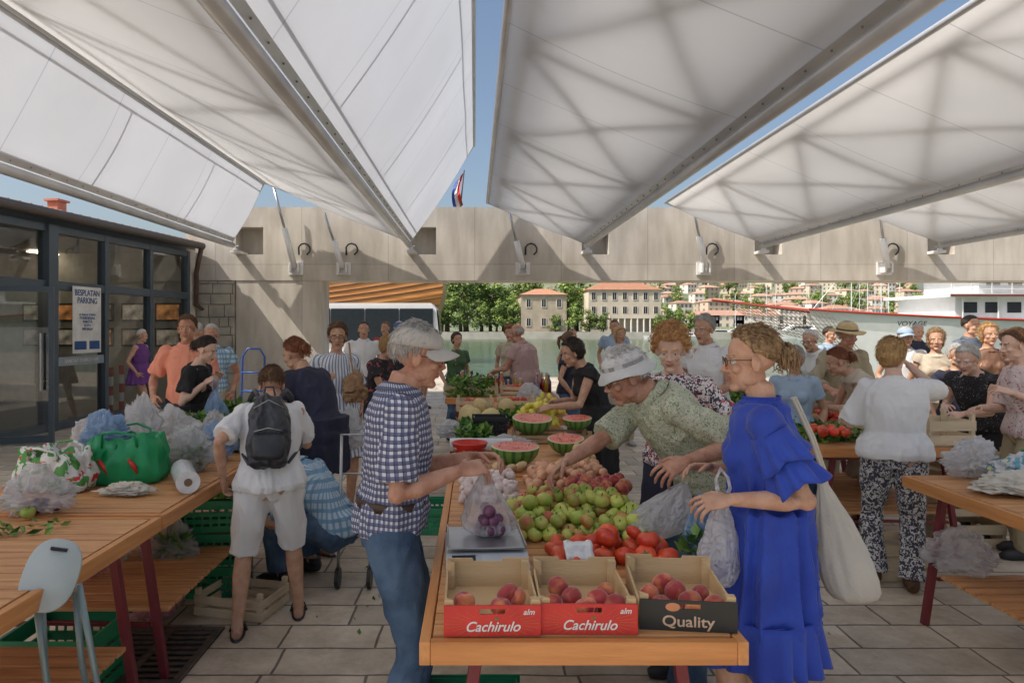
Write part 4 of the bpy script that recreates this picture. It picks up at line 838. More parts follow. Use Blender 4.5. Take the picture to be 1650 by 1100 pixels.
panel((-1.4,3.4),(-.02,5.5),Y0,Y1,ls,steep=True)
for t in(2.4,6.2,10.0): panel((t,3.4),(t-2.13,4.28),Y0,Y1,lw)
for t in TX[:5]:
    e=empty('tube_bracket',(t+.03,14.75,3.3),label='white steel bearing bracket in a beam niche',cat='bracket',group='bearing brackets in the beam niches')
    m=MB(); m.box(-.09,.09,-.1,.55,-.08,-.02); m.prism([(-.05,-.02),(.05,-.02),(.0,.12)],-.06,.0); mk(m,'plate',whitep,e); m=MB(); m.tube([(-.08,-.03,.06),(.08,-.03,.06)],.025,10); mk(m,'pin',steel,e)
for i,(px,tx,tz) in enumerate(((475,450,330),(552,530,362),(843,825,362),(1137,1118,350),(1430,1415,355))):
    Yb=14.85; e=empty('hydraulic_arm',(X(px,Yb),Yb,Z(432,Yb)),label='white hydraulic cylinder hinged on a plate bolted to the beam',cat='hydraulic arm',group='hydraulic cylinders along the beam')
    m=MB(); m.box(-.16,.16,.1,.148,-.14,.14); m.box(-.1,-.06,-.06,.1,-.1,.1); m.box(.06,.1,-.06,.1,-.1,.1); mk(m,'hinge_plate',whitep,e,bevel=.006)
    dx=X(tx,Yb)-X(px,Yb); dz=Z(tz,Yb)-Z(432,Yb); 
    m=MB(); m.tube([(0,0,0),(dx*.62,-.05,dz*.62)],.065,16); mk(m,'cylinder',whitep,e,smooth=True)
    m=MB(); m.tube([(dx*.62,-.05,dz*.62),(dx*1.25,-.12,dz*1.25)],.028,10); mk(m,'piston_rod',steel,e,smooth=True)
    m=MB(); m.tube([(.06,.12,.3)]+[(.18+.13*math.sin(a),.1,.42+.13*math.cos(a)) for a in(-1.2,-.6,0,.7,1.4,2.0,2.7)],.018,8); mk(m,'hose',black,e,smooth=True)
# ------------------------------------------------------------ shop
frame=M('blue grey frame',(.06,.085,.11),(.07,.095,.12),3,.4)
def glassm():
    m=bpy.data.materials.new('shop glass'); m.use_nodes=True; nt=m.node_tree; L=nt.links.new
    for n in list(nt.nodes): nt.nodes.remove(n)
    o=nn(nt,'ShaderNodeOutputMaterial'); tr=nn(nt,'ShaderNodeBsdfTransparent'); tr.inputs[0].default_value=(.62,.68,.70,1); gl=nn(nt,'ShaderNodeBsdfGlossy'); gl.inputs[1].default_value=.02
    mx=nn(nt,'ShaderNodeMixShader'); L(facing(nt,3,.6,.10),mx.inputs[0]); L(tr.outputs[0],mx.inputs[1]); L(gl.outputs[0],mx.inputs[2]); L(mx.outputs[0],o.inputs[0]); return m
glass=glassm()
A=V((-6.98,8.4,0)); B=V((-6.1,14.9,0)); FL=(B-A).length; ang=math.atan2(B.y-A.y,B.x-A.x)
sh=empty('shop_building',A,(0,0,ang),label='shop with blue grey glazed frontage and tiled roof',cat='building')
m=MB(); m.box(-6,FL,5,5.2,0,3.4); m.box(FL-.1,FL,.12,5,0,3.4); m.box(-6,-5.9,.12,5,0,3.4); m.box(FL-.35,FL-.002,-.002,.12,0,3.3); mk(m,'wall',M('shop interior wall',(.66,.62,.55),rough=.8),sh)
m=MB(); m.box(-6,FL,.0,.12,3.24,3.4); mk(m,'lintel',frame,sh)
m=MB(); m.box(-6,FL-.1,.125,4.99,3.26,3.36); mk(m,'ceiling',M('shop ceiling',(.4,.39,.36)),sh)
m=MB(); m.add([(-6,.02,.004),(FL,.02,.004),(FL,5,.004),(-6,5,.004)],[(0,1,2,3)]); mk(m,'floor',M('shop floor',(.4,.36,.3),rough=.3),sh)
posts=[-5,-3.4,-1.8,-.3,1.0,2.3,3.6,4.9,FL-.35]
m=MB()
for p in posts: m.box(p-.05,p+.05,-.06,.1,0,3.24)
m.box(-6,FL-.3,-.05,.09,2.22,2.36); m.box(-6,FL-.3,-.05,.09,3.12,3.238); m.box(-6,-.3,-.05,.09,0,.12); m.box(1.0,FL-.3,-.05,.09,0,.12)
for p in(-.3,2.3): m.box(p-.1,p+.1,-.1,.1,0,3.235)
mk(m,'window_frame',frame,sh,bevel=.006)
def pane(x0,x1,z0,z1,y=.015): return MB().add([(x0,y,z0),(x1,y,z0),(x1,y,z1),(x0,y,z1)],[(0,1,2,3)])
for i in range(len(posts)-1):
    for z0,z1 in((.12,2.22),(2.36,3.12)):
        if i==3 and z0<1: continue
        mk(pane(posts[i]+.05,posts[i+1]-.05,z0,z1),'glass_pane',glass,sh)
dl=Matrix.Translation(V((.95,-.02,0)))@Matrix.Rotation(R_(-68),4,'Z')
m=MB(); m.box(0,.06,-.03,.03,.02,2.2); m.box(.9,.96,-.03,.03,.02,2.2); m.box(.06,.9,-.03,.03,2.13,2.2); m.box(.06,.9,-.03,.03,.02,.12); m.v=[tuple(dl@V(v)) for v in m.v]; dr=mk(m,'door',frame,sh)
m=pane(.06,.9,.12,2.13,0); m.v=[tuple(dl@V(v)) for v in m.v]; mk(m,'door_glass',glass,dr)
m=MB(); m.tube([(.82,-.08,.75),(.82,-.08,1.55)],.018,10); m.v=[tuple(dl@V(v)) for v in m.v]; mk(m,'handle',steel,dr)
for p in(.9,1.95):
    m=MB(); m.tube([(p+.25,-.1,.75),(p+.25,-.1,1.55)],.018,10); m.tube([(p+.25,-.1,.8),(p+.25,0,.8)],.012,8); m.tube([(p+.25,-.1,1.5),(p+.25,0,1.5)],.012,8); mk(m,'door_handle',steel,sh)
m=MB(); m.tube([(-6,-.28,3.36),(FL-.2,-.28,3.36)],.075,14); m.box(-6,FL-.2,-.22,.1,3.405,3.45); mk(m,'gutter',M('brown gutter',(.08,.065,.055),rough=.5),sh)
m=MB()
for i in range(60):
    xx=-6+i*.21; m.tube([(xx,-.16,3.42),(xx,3,3.78)],.055,8); 
m.add([(-6,-.14,3.452),(FL,-.14,3.452),(FL,3,3.78),(-6,3,3.78)],[(0,1,2,3)]); mk(m,'roof',M('old roof tile',(.36,.2,.14),(.26,.17,.13),6,.85,.4,20),sh)
m=MB(); m.box(3.6,3.82,.9,1.1,3.5,3.86); m.box(3.56,3.86,.86,1.14,3.863,3.9); mk(m,'chimney',M('salmon chimney',(.6,.2,.12)),sh)
m=MB(); m.tube([(FL-.25,-.28,3.3),(FL-.25,-.2,2.95),(FL-.1,-.08,2.8),(FL-.1,-.08,2.1),(FL+.25,-.12,1.95),(FL+.28,-.12,.1)],.05,12); mk(m,'downpipe',M('brown pipe',(.1,.06,.045),rough=.5),sh,smooth=True)
paper=M('white paper',(.78,.78,.76),rough=.7); bluep=M('blue print',(.03,.10,.3))
Mx=Matrix.Translation(A)@Matrix.Rotation(ang,4,'Z')
po=empty('parking_poster',label='white poster on the shop glass announcing free parking',cat='poster'); po.matrix_world=Mx@Matrix.Translation(V((3.05,-.09,1.82)))
m=MB(); m.box(-.34,.34,-.006,0,-.62,.48); m.box(-.30,-.02,-.009,-.0065,-.56,-.42,1); m.box(.05,.30,-.009,-.0065,-.56,-.42,1); mk(m,'sheet',[paper,bluep],po)
text('BESPLATAN\nPARKING',.14,(0,-.011,.31),(math.pi/2,0,0),bluep,po,lsp=.9,sx=.82)
text('za kupce tržnice\nPONEDJELJAK\nSUBOTA\n0-24 h\nNEDJELJA',.06,(0,-.011,-.1),(math.pi/2,0,0),bluep,po)
s2=empty('shop_lettering',label='frosted strip with market lettering on the glass',cat='sign'); s2.matrix_world=Mx@Matrix.Translation(V((3.0,-.035,1.08)))
m=MB(); m.box(-.55,.55,0,.004,-.07,.07); mk(m,'strip',M('frosted strip',(.35,.42,.48)),s2); text('SANITAT DUBROVNIK',.08,(0,-.006,0),(math.pi/2,0,0),paper,s2)
def emis(name,c,s):
    if name in MATS: return MATS[name]
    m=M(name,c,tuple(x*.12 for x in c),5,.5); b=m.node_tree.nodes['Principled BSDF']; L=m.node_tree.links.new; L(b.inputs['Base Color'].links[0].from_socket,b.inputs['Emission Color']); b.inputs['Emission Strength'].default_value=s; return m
def picture(T,k):
    e=empty('wall_picture',label='small framed orange and brown picture on the shop wall',cat='picture',group='picture panels inside the shop'); e.matrix_world=Mx@T
    m=MB(); m.box(-.30,.30,-.04,0,-.2,.2); mk(m,'frame',black,e); m=MB(); m.box(-.26,.26,-.045,-.041,-.16,.16); mk(m,'print',emis('glowing print %d'%(k%3),((.8,.3,.08),(.5,.4,.28),(.3,.22,.15))[k%3],.5),e)  # print glows by emission in place of warm light falling on it
for i in range(11): picture(Matrix.Translation(V((-2.7+i*.85,4.95,1.85))),i)
for i in range(5):
    for j in range(2): picture(Matrix.Translation(V((FL-.11,.55+i*.8,1.95-j*.55)))@Matrix.Rotation(R_(-90),4,'Z'),i+j)
for i in range(4):
    e=empty('display_shelf',label='shop shelf with small coloured goods',cat='shelf',group='display shelves inside the shop'); e.matrix_world=Mx@Matrix.Translation(V(((-4,-2.4,4.0,5.4)[i],4.5,0)))
    m=MB()
    for z in(.1,.5,.9): m.box(-.6,.6,-.2,.2,z,z+.03)
    m.box(-.63,-.6,-.2,.2,0,1.2); m.box(.6,.63,-.2,.2,0,1.2); mk(m,'rack',M('brown shelf',(.25,.15,.08)),e)
    for z in(.13,.53,.93):
        for j in range(5):
            m=MB(); m.box(-.5+j*.22,-.36+j*.22,-.15,.1,z+.001,z+.22); mk(m,'goods_box',M('goods %d'%(j%4),[(.4,.12,.08),(.5,.4,.2),(.2,.25,.3),(.6,.55,.45)][j%4]),e)
for i in range(6):
    e=empty('ceiling_lamp',label='warm lamp panel in the shop ceiling',cat='lamp',group='lamps in the shop'); e.matrix_world=Mx@Matrix.Translation(V((-3+i*1.8,3.2,3.24)))
    m=MB(); m.box(-.35,.35,-.1,.1,-.03,0); mk(m,'lamp_panel',emis('lamp glow',(1,.80,.56),14),e)
for px,Yb in((178,12.4),(196,13.0)):
    e=empty('barrier_post',(X(px,Yb),Yb,0),label='red and white striped barrier post by the shop',cat='post',group='barrier posts by the shop')
    m=MB()
    for i in range(5): m.tube([(0,0,.05+i*.17),(0,0,.05+(i+1)*.17)],.045,12,m=i%2)
    mk(m,'pole',[M('post red',(.6,.03,.02)),whitep],e); m=MB(); m.lathe([(0.001,0),(.16,0),(.15,.04),(.04,.06),(.001,.06)]); mk(m,'base',black,e)
e=empty('hand_truck',(X(407,11),11,0),label='blue steel hand truck standing by the pillar',cat='hand truck'); bs=M('blue steel',(.03,.10,.38),rough=.4)
m=MB(); m.tube([(-.18,0,.1),(-.18,.05,1.15),(-.1,.06,1.28),(.1,.06,1.28),(.18,.05,1.15),(.18,0,.1)],.018,8)
for z in(.3,.6,.9): m.tube([(-.18,.02,z),(.18,.02,z)],.015,8)
mk(m,'frame',bs,e,smooth=True); m=MB(); m.box(-.2,.2,-.2,0,.03,.045); mk(m,'toe_plate',bs,e)
for s in(-1,1): m=MB(); m.tube([(s*.2,.08,.12),(s*.25,.08,.12)],.12,16); mk(m,'wheel',black,e)
e=empty('drain_grate',(X(245,3.45),3.42,.004),label='rusty cast iron drain grate set in the paving',cat='drain grate'); iron=M('cast iron',(.08,.068,.058),(.15,.11,.08),20,.6,.4,80,metal=.4)
m=MB(); m.add([(-.27,-.3,0),(.27,-.3,0),(.27,.3,0),(-.27,.3,0)],[(0,1,2,3)]); mk(m,'pit_shade',M('drain dark',(.008,.008,.008)),e)  # flat near-black sheet, stands in for the shade below the grate
m=MB(); m.box(-.27,.27,-.3,-.26,.001,.014); m.box(-.27,.27,.26,.3,.001,.014); m.box(-.27,-.23,-.26,.26,.001,.014); m.box(.23,.27,-.26,.26,.001,.014); m.box(-.02,.02,-.26,.26,.001,.013)
for i in range(9):
    y=-.23+i*.056; m.box(-.23,-.02,y,y+.026,.001,.012); m.box(.02,.23,y,y+.026,.001,.012)
mk(m,'grate',iron,e,bevel=.003)
# ------------------------------------------------------------ tables
def wood(name,c1,c2,sc=3,st=(1,12,12),rough=.5): return M(name,c1,c2,sc,rough,.25,18,detail=8,stretch=st,rnd=.06)
slat=wood('varnished slat wood',(.66,.34,.14),(.48,.22,.085)); board=wood('varnished edge board',(.64,.29,.10),(.50,.21,.065),3,(12,1,12)); boardx=wood('varnished front board',(.66,.28,.09),(.50,.20,.055))
redst=M('oxide red steel',(.18,.02,.03),rough=.45)
def table(x0,x1,y0,y1,lab,shelf=False):
    e=empty('market_table',((x0+x1)/2,(y0+y1)/2,0),label=lab,cat='table',group='slatted wooden market tables'); w=(x1-x0)/2; d=(y1-y0)/2
    m=MB(); n=int((2*d-.1)/.072); p=(2*d-.08)/n
    for i in range(n): m.box(-w+.035,w-.035,-d+.04+i*p,-d+.04+(i+1)*p-.007,.775+random.uniform(0,.0015),.8+random.uniform(-.001,.001))
    mk(m,'table_top',slat,e,bevel=.002)
    for a,b in((-w,-w+.03),(w-.03,w)): m=MB(); m.box(a,b,-d,d,.735,.798); mk(m,'edge_board',board,e,bevel=.003)
    for a,b in((-d,-d+.028),(d-.028,d)): m=MB(); m.box(-w+.0305,w-.0305,a,b,.735,.798); mk(m,'end_board',boardx,e,bevel=.003)
    for sy in(-1,1):
        for sx in(-1,1):
            m=MB(); yb=sy*(d-.12); m.beam((sx*(w-.16),yb,.74),(sx*(w-.05),yb,.0),.035,.035,up=V((0,1,0))); m.beam((sx*(w-.12),yb,.25),(0,yb,.26),.02,.02) ; m.beam((sx*(w-.15),yb-sy*.02,.7),(sx*(w-.15),yb-sy*.35,.735),.02,.02); mk(m,'leg',redst,e,bevel=.003)
        m=MB(); m.beam((-w+.1,sy*(d-.12),.715),(w-.1,sy*(d-.12),.715),.04,.035); mk(m,'cross_rail',redst,e)
    if shelf:
        m=MB(); n=int((2*d-.3)/.09)
        for i in range(n): m.box(-w+.05,w-.05,-d+.15+i*.09,-d+.15+i*.09+.07,.30,.318)
        mk(m,'shelf',slat,e,bevel=.002)
    return e
tl='orange slatted wooden market table on red steel legs'
table(-.15,.74,1.84,3.84,tl+', piled with fruit'); table(-.15,.74,3.9,5.9,tl+', with watermelons'); table(-.15,.9,6.3,7.6,tl+', with produce'); table(-.35,1.0,8.0,9.2,tl+', with bottles')
table(-2.5,-1.4,1.0,3.05,tl+', near end',True); table(-2.5,-1.4,3.08,5.1,tl+', with shopping bags',True)
table(2.44,3.5,1.9,3.9,tl+', with bags',True); table(2.4,3.5,4.75,6.4,tl+', with greens',True); table(-2.75,-1.75,5.35,6.3,tl+', with tomatoes'); table(2.5,4.2,6.9,8,tl+', with vegetables')
# ------------------------------------------------------------ crates
cardb=M('thin plywood',(.64,.46,.25),(.54,.37,.19),4,.75,.2,30,stretch=(1,1,6)); cred=M('crate red print',(.62,.04,.03),(.52,.028,.025),12,.55); cblk=M('crate black print',(.025,.027,.025),rough=.55)
yel=M('yellow print',(.8,.55,.05)); 
def fcrate(x,y,rot,kind):
    nm={'r':'red printed wooden peach crate on the table','k':'black printed wooden peach crate on the table edge'}[kind]
    e=empty('fruit_crate',(x,y,.801),(0,0,rot),label=nm,cat='crate',group='printed fruit crates on the table'); w,d,h=.133,.17,.07
    m=MB(); m.box(-w,w,-d,d,.004,.010); m.box(-w,-w+.006,-d+.006,d-.006,.0105,h); m.box(w-.006,w,-d+.006,d-.006,.0105,h)
    m.prism([(-w,.0105),(w,.0105),(w,.100),(.05,.100),(.045,.09),(-.045,.09),(-.05,.100),(-w,.100)],d-.006,d)
    for sx in(-1,1):
        for sy in(-1,1):
            cx,cy=sx*(w-.014),sy*(d-.02); m.prism([(cx-.012,cy-.012),(cx+.012,cy-.012),(cx+sx*.012,cy+.012),(cx-.012,cy+.012)],.0107,.096,axis='z')
    mk(m,'box',cardb,e)
    m=MB(); f=-d-.001; hw,z0,z1=.035,.060,.075
    for a,b,c,dd in((-w,w,.0,z0),(-w,-hw,z0,z1),(hw,w,z0,z1),(-w,w,z1,.084)): m.box(a,b,f,f+.006,c,dd)
    mk(m,'front_panel',cred if kind=='r' else cblk,e)
    if kind=='r':
        text('Cachirulo',.038,(0,f-.0012,.026),(math.pi/2,0,0),paper,e,shear=.35); text('alm',.022,(.1,f-.0012,.066),(math.pi/2,0,0),paper,e,shear=.3)
        m=MB()
        for i in range(26):
            a=math.pi*2*i/26; c=V((0,f-.0008,.035)); p0=c+V((math.cos(a)*.085,0,math.sin(a)*.022)); p1=c+V((math.cos(a)*.128,0,math.sin(a)*.045))
            p1.z=min(.081,max(.003,p1.z)); p0.z=min(.078,max(.006,p0.z)); m.beam(p0,p1,.0005,.0011)
        mk(m,'print_rays',M('dull yellow print',(.62,.16,.06)),e)
        m=MB(); m.ell((.012,f-.0006,.047),(.006,.0008,.003),nu=12,nv=6); mk(m,'leaf_print',M('leaf print',(.08,.25,.05)),e)
    else:
        text('Quality',.042,(0,f-.0012,.026),(math.pi/2,0,0),M('tan print',(.62,.45,.32)),e,sx=1.15); m=MB()
        m.ell((-.042,f-.0006,.066),(.02,.001,.012),nu=20,nv=8); mk(m,'fruit_print',M('peach print',(.6,.25,.12)),e)
    return e
fcrate(.045,2.04,R_(1),'r'); fcrate(.318,2.05,R_(-1),'r'); fcrate(.612,2.07,R_(-6),'k')
pine=M('raw pine slat',(.66,.54,.37),(.56,.45,.3),5,.8,.3,30,stretch=(1,1,5))
def slat_crate(x,y,z,w,d,h,rot,lab,mat=None):
    e=empty('slatted_crate',(x,y,z),(0,0,rot),label=lab,cat='crate',group='slatted wooden crates'); m=MB(); n=max(2,int(h/.07))
    for i in range(n):
        z0=.012+i*h/n; z1=z0+h/n*.68
        m.box(-w/2,w/2,-d/2-.007,-d/2,z0,z1); m.box(-w/2,w/2,d/2,d/2+.007,z0,z1); m.box(-w/2-.007,-w/2,-d/2,d/2,z0,z1); m.box(w/2,w/2+.007,-d/2,d/2,z0,z1)
    for i in range(5): m.box(-w/2,w/2,-d/2+d*i/5+.01,-d/2+d*(i+1)/5-.008,.0,.008)
    mk(m,'slats',mat or pine,e)
    for sx in(-1,1):
        for sy in(-1,1): m=MB(); cx,cy=sx*(w/2-.014),sy*(d/2-.014); m.box(cx-.0135,cx+.0135,cy-.0135,cy+.0135,.009,h+.03); mk(m,'corner_post',mat or pine,e)
    return e
slat_crate(X(388,3.95),3.98,0,.42,.3,.13,R_(-14),'empty slatted pine crate on the paving')
slat_crate(X(25,2.75),2.75,.0,.4,.3,.2,R_(8),'slatted pine crate on the ground by the folding chair'); 
slat_crate(3.02,5.1,.801,.42,.32,.18,R_(5),'tall slatted pine crate on the vegetable stall'); slat_crate(3.35,4.95,.801,.34,.3,.2,R_(3),'tall slatted pine crate on the vegetable stall')
slat_crate(3.7,5.2,.5,.45,.32,.22,R_(3),'tall slatted pine crate beside the stall'); slat_crate(3.7,5.2,.24,.45,.32,.22,R_(1),'tall slatted pine crate beside the stall'); slat_crate(3.7,5.2,0,.45,.32,.2,R_(1),'tall slatted pine crate beside the stall')
slat_crate(2.75,4.55,.0,.4,.3,.25,0,'slatted crate on the ground under the stall'); slat_crate(2.9,3.2,.32,.4,.3,.15,.1,'slatted crate on the shelf under the table')
slat_crate(-2.55,5.75,.801,.4,.3,.1,R_(10),'pine crate of vegetables on the small stall'); slat_crate(-2.1,5.75,.801,.4,.3,.1,0,'pine crate of vegetables on the small stall')
for xx,yy in((-.0,6.9),(.42,6.95),(.1,8.4),(.5,8.5),(-.2,8.5)): slat_crate(xx,yy,.801,.36,.3,.11,random.uniform(-.1,.1),'shallow pine crate of produce on the stall')
gpl=M('green plastic',(.015,.22,.10),(.02,.25,.11),4,.4); bpl=M('black crate plastic',(.02,.02,.025),rough=.45)
def pcrate(x,y,z,w,d,h,mat,lab,rot=0):
    e=empty('plastic_crate',(x,y,z),(0,0,rot),label=lab,cat='crate',group='plastic crates'); m=MB(); m.box(-w/2,w/2,-d/2,d/2,0,.01)
    for i in range(4):
        z0=.0105+i*(h-.02)/4; z1=z0+(h/4*.55 if i<3 else h/4)
        for a in((-w/2,w/2,-d/2,-d/2+.01),(-w/2,w/2,d/2-.01,d/2),(-w/2,-w/2+.01,-d/2+.0105,d/2-.0105),(w/2-.01,w/2,-d/2+.0105,d/2-.0105)): m.box(*a,z0,z1)
    n=9
    for i in range(n+1):
        xx=-w/2+.004+(w-.02)*i/n
        m.box(xx,xx+.012,-d/2-.004,-d/2-.0005,.0,h-.03); m.box(xx,xx+.012,d/2+.0005,d/2+.004,0,h-.03)
    mk(m,'basket',mat,e)
    for a in((-w/2-.012,w/2+.012,-d/2-.012,-d/2-.0045),(-w/2-.012,w/2+.012,d/2+.0045,d/2+.012)): m=MB(); m.box(*a,h-.028,h+.003); mk(m,'rim',mat,e)
    return e
for i in range(3): pcrate(X(335,4.3)+.02*i,4.30,.0+i*.2,.46,.34,.19,gpl,'green plastic crate stacked by the table',R_(3*i))
pcrate(X(760,2.2),2.6,0,.36,.3,.24,gpl,'green plastic crate under the fruit table'); pcrate(X(60,2.9),3.1,0,.4,.35,.3,gpl,'green plastic crate under the bag table')
pcrate(X(850,2.5),2.35,0,.38,.3,.28,bpl,'dark plastic crate under the fruit table'); pcrate(X(690,4.2),4.4,.35,.34,.3,.16,gpl,'green plastic crate beside the table')
pcrate(X(790,5.3),5.3,.801,.26,.2,.15,bpl,'black plastic basket on the produce table'); 
# ------------------------------------------------------------ fruit
def fruitmesh(kind):
    m=MB(); nu,nv=20,14
    r={'apple':.032,'peach':.032,'tomato':.036,'onion':.028,'potato':.032,'lemon':.03,'garlic':.024,'plum':.021,'melon':.085,'pepper':.035,'green_pepper':.022}[kind]
    m.ell((0,0,0),r,nu=nu,nv=nv); vs=[]
    for v in m.v:
        p=V(v)/r; a=math.atan2(p.y,p.x); rad=math.hypot(p.x,p.y)
        if kind in('apple','tomato','peach'): 
            s=.88 if kind!='tomato' else .78; z=p.z*s; dm=math.exp(-(rad/.38)**2)*(.3 if kind!='tomato' else .16); z-=dm*(1 if p.z>0 else -.5); q=1+(.03*math.cos(a*5) if kind!='peach' else -.05*math.exp(-((a)/.25)**2))
            if kind=='tomato': q=1+.04*math.cos(a*6)
            w=V((p.x*q,p.y*q,z))
        elif kind=='lemon': w=V((p.x*.8,p.y*.8,p.z*1.05+.22*p.z**9))
        elif kind in('onion','garlic'): w=V((p.x*(1+.04*math.cos(a*7)),p.y*(1+.04*math.cos(a*7)),p.z*.85+.35*max(0,p.z)**8))
        elif kind=='potato': w=V((p.x*1.3,p.y*.9,p.z*.75))*(1+.12*noise.noise(p*1.5))
        elif kind=='melon': w=V((p.x*1.15,p.y,p.z))*(1+.015*math.cos(a*8))
        elif kind=='pepper': w=V((p.x*.8*(1+.12*math.cos(a*3)),p.y*.8*(1+.12*math.cos(a*3)),p.z*1.3))
        else: w=p
        vs.append(tuple(w*r))
    m.v=vs
    if kind=='apple': m.tube([(0,0,r*.55),(.002,.001,r*1.05)],[.0016,.002],6,m=1)
    if kind=='tomato':
        for i in range(5): a=i*1.257; m.add([(0,0,r*.64),(.006*math.cos(a-.5),.006*math.sin(a-.5),r*.67),(.018*math.cos(a),.018*math.sin(a),r*.74),(.006*math.cos(a+.5),.006*math.sin(a+.5),r*.67)],[(0,1,2,3)],1)
    return m,r
FM={'apple':[M('apple skin',(.40,.46,.08),(.56,.12,.07),14,.4,rnd=.2,detail=3,coat=.08),bark],'apple2':[M('green apple skin',(.34,.47,.07),(.56,.54,.12),14,.4,rnd=.22,detail=3,coat=.08),bark],
'peach':[M('peach skin',(.36,.03,.03),(.78,.28,.09),18,.65,.1,200,rnd=.2,detail=2,sheen=.4,lo=.48,hi=.72)],'tomato':[M('tomato skin',(.78,.12,.035),(.64,.04,.02),12,.35,rnd=.2,coat=.12),M('calyx',(.06,.18,.03))],
'onion':[M('onion skin',(.56,.25,.14),(.72,.43,.26),20,.45,rnd=.2)],'potato':[M('potato skin',(.64,.46,.26),(.54,.37,.19),20,.75,.3,60,rnd=.15)],'lemon':[M('lemon skin',(.85,.66,.06),(.74,.68,.12),20,.4,.3,200,rnd=.1)],
'garlic':[M('garlic skin',(.74,.66,.6),(.6,.44,.44),30,.5,rnd=.1)],'plum':[M('plum skin',(.09,.025,.07),(.16,.05,.1),30,.4,rnd=.2)],'melon':[M('melon skin',(.68,.5,.2),(.56,.48,.25),40,.6,.5,90,rnd=.15)],'pepper':[M('pepper skin',(.5,.04,.02),(.6,.08,.02),5,.25,rnd=.2,coat=.3)],'green_pepper':[M('green pepper',(.08,.2,.03),(.12,.26,.04),10,.3,rnd=.2)]}
FB={}
def fruit(kind,x,y,z,s=1,mat=None,lab='',grp=''):
    key=(kind,mat)
    if key not in FB:
        mb,r=fruitmesh(kind); o=mk(mb,kind,FM[mat or kind],smooth=True,label=lab,cat=kind.replace('_',' '),group=grp); FB[key]=(o,r); o.location=(x,y,z); o.rotation_euler=(random.uniform(-.6,.6),random.uniform(-.6,.6),random.random()*6); o.scale=(s,s,s); return
    q=random.uniform(.84,1.14); c=dup(FB[key][0],(x,y,z),(random.uniform(-.9,.9),random.uniform(-.9,.9),random.random()*6.28),s*q,label=lab,group=grp); c.scale=(s*q*random.uniform(.92,1.08),s*q,s*q*random.uniform(.9,1.05))
def heap(kind,x0,x1,y0,y1,z,r,layers,lab,grp,mats=None,jit=.35,skip=0):
    for l in range(layers):
        zz=z+r*.85+l*r*1.35; ins=l*r*1.1; ny=max(1,int((y1-y0-2*ins)/(2*r))); nx=max(1,int((x1-x0-2*ins)/(2*r)))
        for j in range(ny):
            for i in range(nx):
                if random.random()<skip+.1*l: continue
                x=x0+ins+r+(i+.5*(j%2)*.8)*2*r+random.uniform(-jit,jit)*r; y=y0+ins+r+j*2*r*.95+random.uniform(-jit,jit)*r
                fruit(kind,x,y,zz+random.uniform(-.15,.15)*r,1,random.choice(mats) if mats else None,lab,grp)
random.seed(11)
for cx,pp in((.045,[(-.075,-.05),(.03,-.09),(.055,.0),(.085,-.03)]),(.318,[(-.09,-.06),(-.03,-.02),(.0,-.1),(.045,-.04),(.09,-.07),(.08,.02),(-.06,.06)]),(.612,[(-.09,.0),(-.07,-.07),(.0,.03),(.02,-.05),(.08,-.08),(.065,.0),(.02,-.11),(-.02,.09)])):
    for a,b in pp: fruit('peach',cx+a,2.055+b,.812+.031,1.0,None,'red and yellow peach lying in a printed crate','peaches in the crates')
heap('tomato',.24,.72,2.32,2.62,.80,.037,1,'ripe red tomato heaped on the table','tomatoes on the table',skip=.12)
heap('tomato',.44,.68,2.42,2.6,.855,.037,1,'ripe red tomato heaped on the table','tomatoes on the table',skip=.3)
heap('apple',.14,.72,2.66,3.25,.80,.031,2,'green and red apple piled on the table','apples on the table',['apple2','apple2','apple'])
heap('apple',.2,.66,2.85,3.15,.885,.031,1,'green and red apple piled on the table','apples on the table',['apple2','apple2','apple'],skip=.3)
heap('peach',.44,.72,3.08,3.4,.885,.032,1,'red peach piled behind the apples','peaches on the table')
heap('onion',.26,.72,3.35,3.84,.80,.028,3,'brown onion piled on the table','onions on the table'); heap('garlic',-.08,.24,3.25,3.8,.80,.024,2,'pink garlic bulb piled on the table','garlic on the table',skip=.15)
heap('potato',.1,.72,3.92,4.0,.80,.034,1,'pale potato piled on the table','potatoes on the table'); heap('potato',.5,.72,3.95,4.25,.80,.033,3,'pale potato piled on the table','potatoes on the table')
heap('lemon',.30,.72,5.45,5.88,.84,.031,4,'yellow lemon in a heap','lemons on the table'); heap('lemon',.5,.9,6.35,6.65,.82,.034,4,'yellow lemon in a heap','lemons on the table'); heap('plum',.0,.3,5.6,5.85,.8,.024,2,'dark plum in a heap','plums on the table')
for a,b in((-.02,5.72),(.13,5.68),(-.05,5.85),(.06,6.5),(.3,6.45)): fruit('melon',a,b,.885,1,None,'yellow netted melon on the table','melons on the stalls')
heap('tomato',-.15,.15,6.78,7.02,.812,.038,2,'red tomato in a crate','tomatoes in crates'); heap('pepper',.27,.57,6.82,7.08,.812,.034,2,'red pepper in a crate','peppers in crates'); heap('green_pepper',.6,.85,6.8,7.1,.8,.03,2,'green pepper in a heap','green peppers on the stall')
heap('lemon',-.05,.25,8.28,8.5,.812,.03,2,'yellow lemon in a crate','lemons in crates'); heap('pepper',.35,.65,8.38,8.6,.812,.034,2,'red pepper in a crate','peppers in crates')
heap('tomato',-2.72,-2.4,5.64,5.86,.81,.036,2,'red tomato in a crate on the small stall','tomatoes on the small stall'); heap('pepper',-2.28,-1.92,5.64,5.86,.81,.033,1,'red pepper on the small stall','peppers on the small stall')
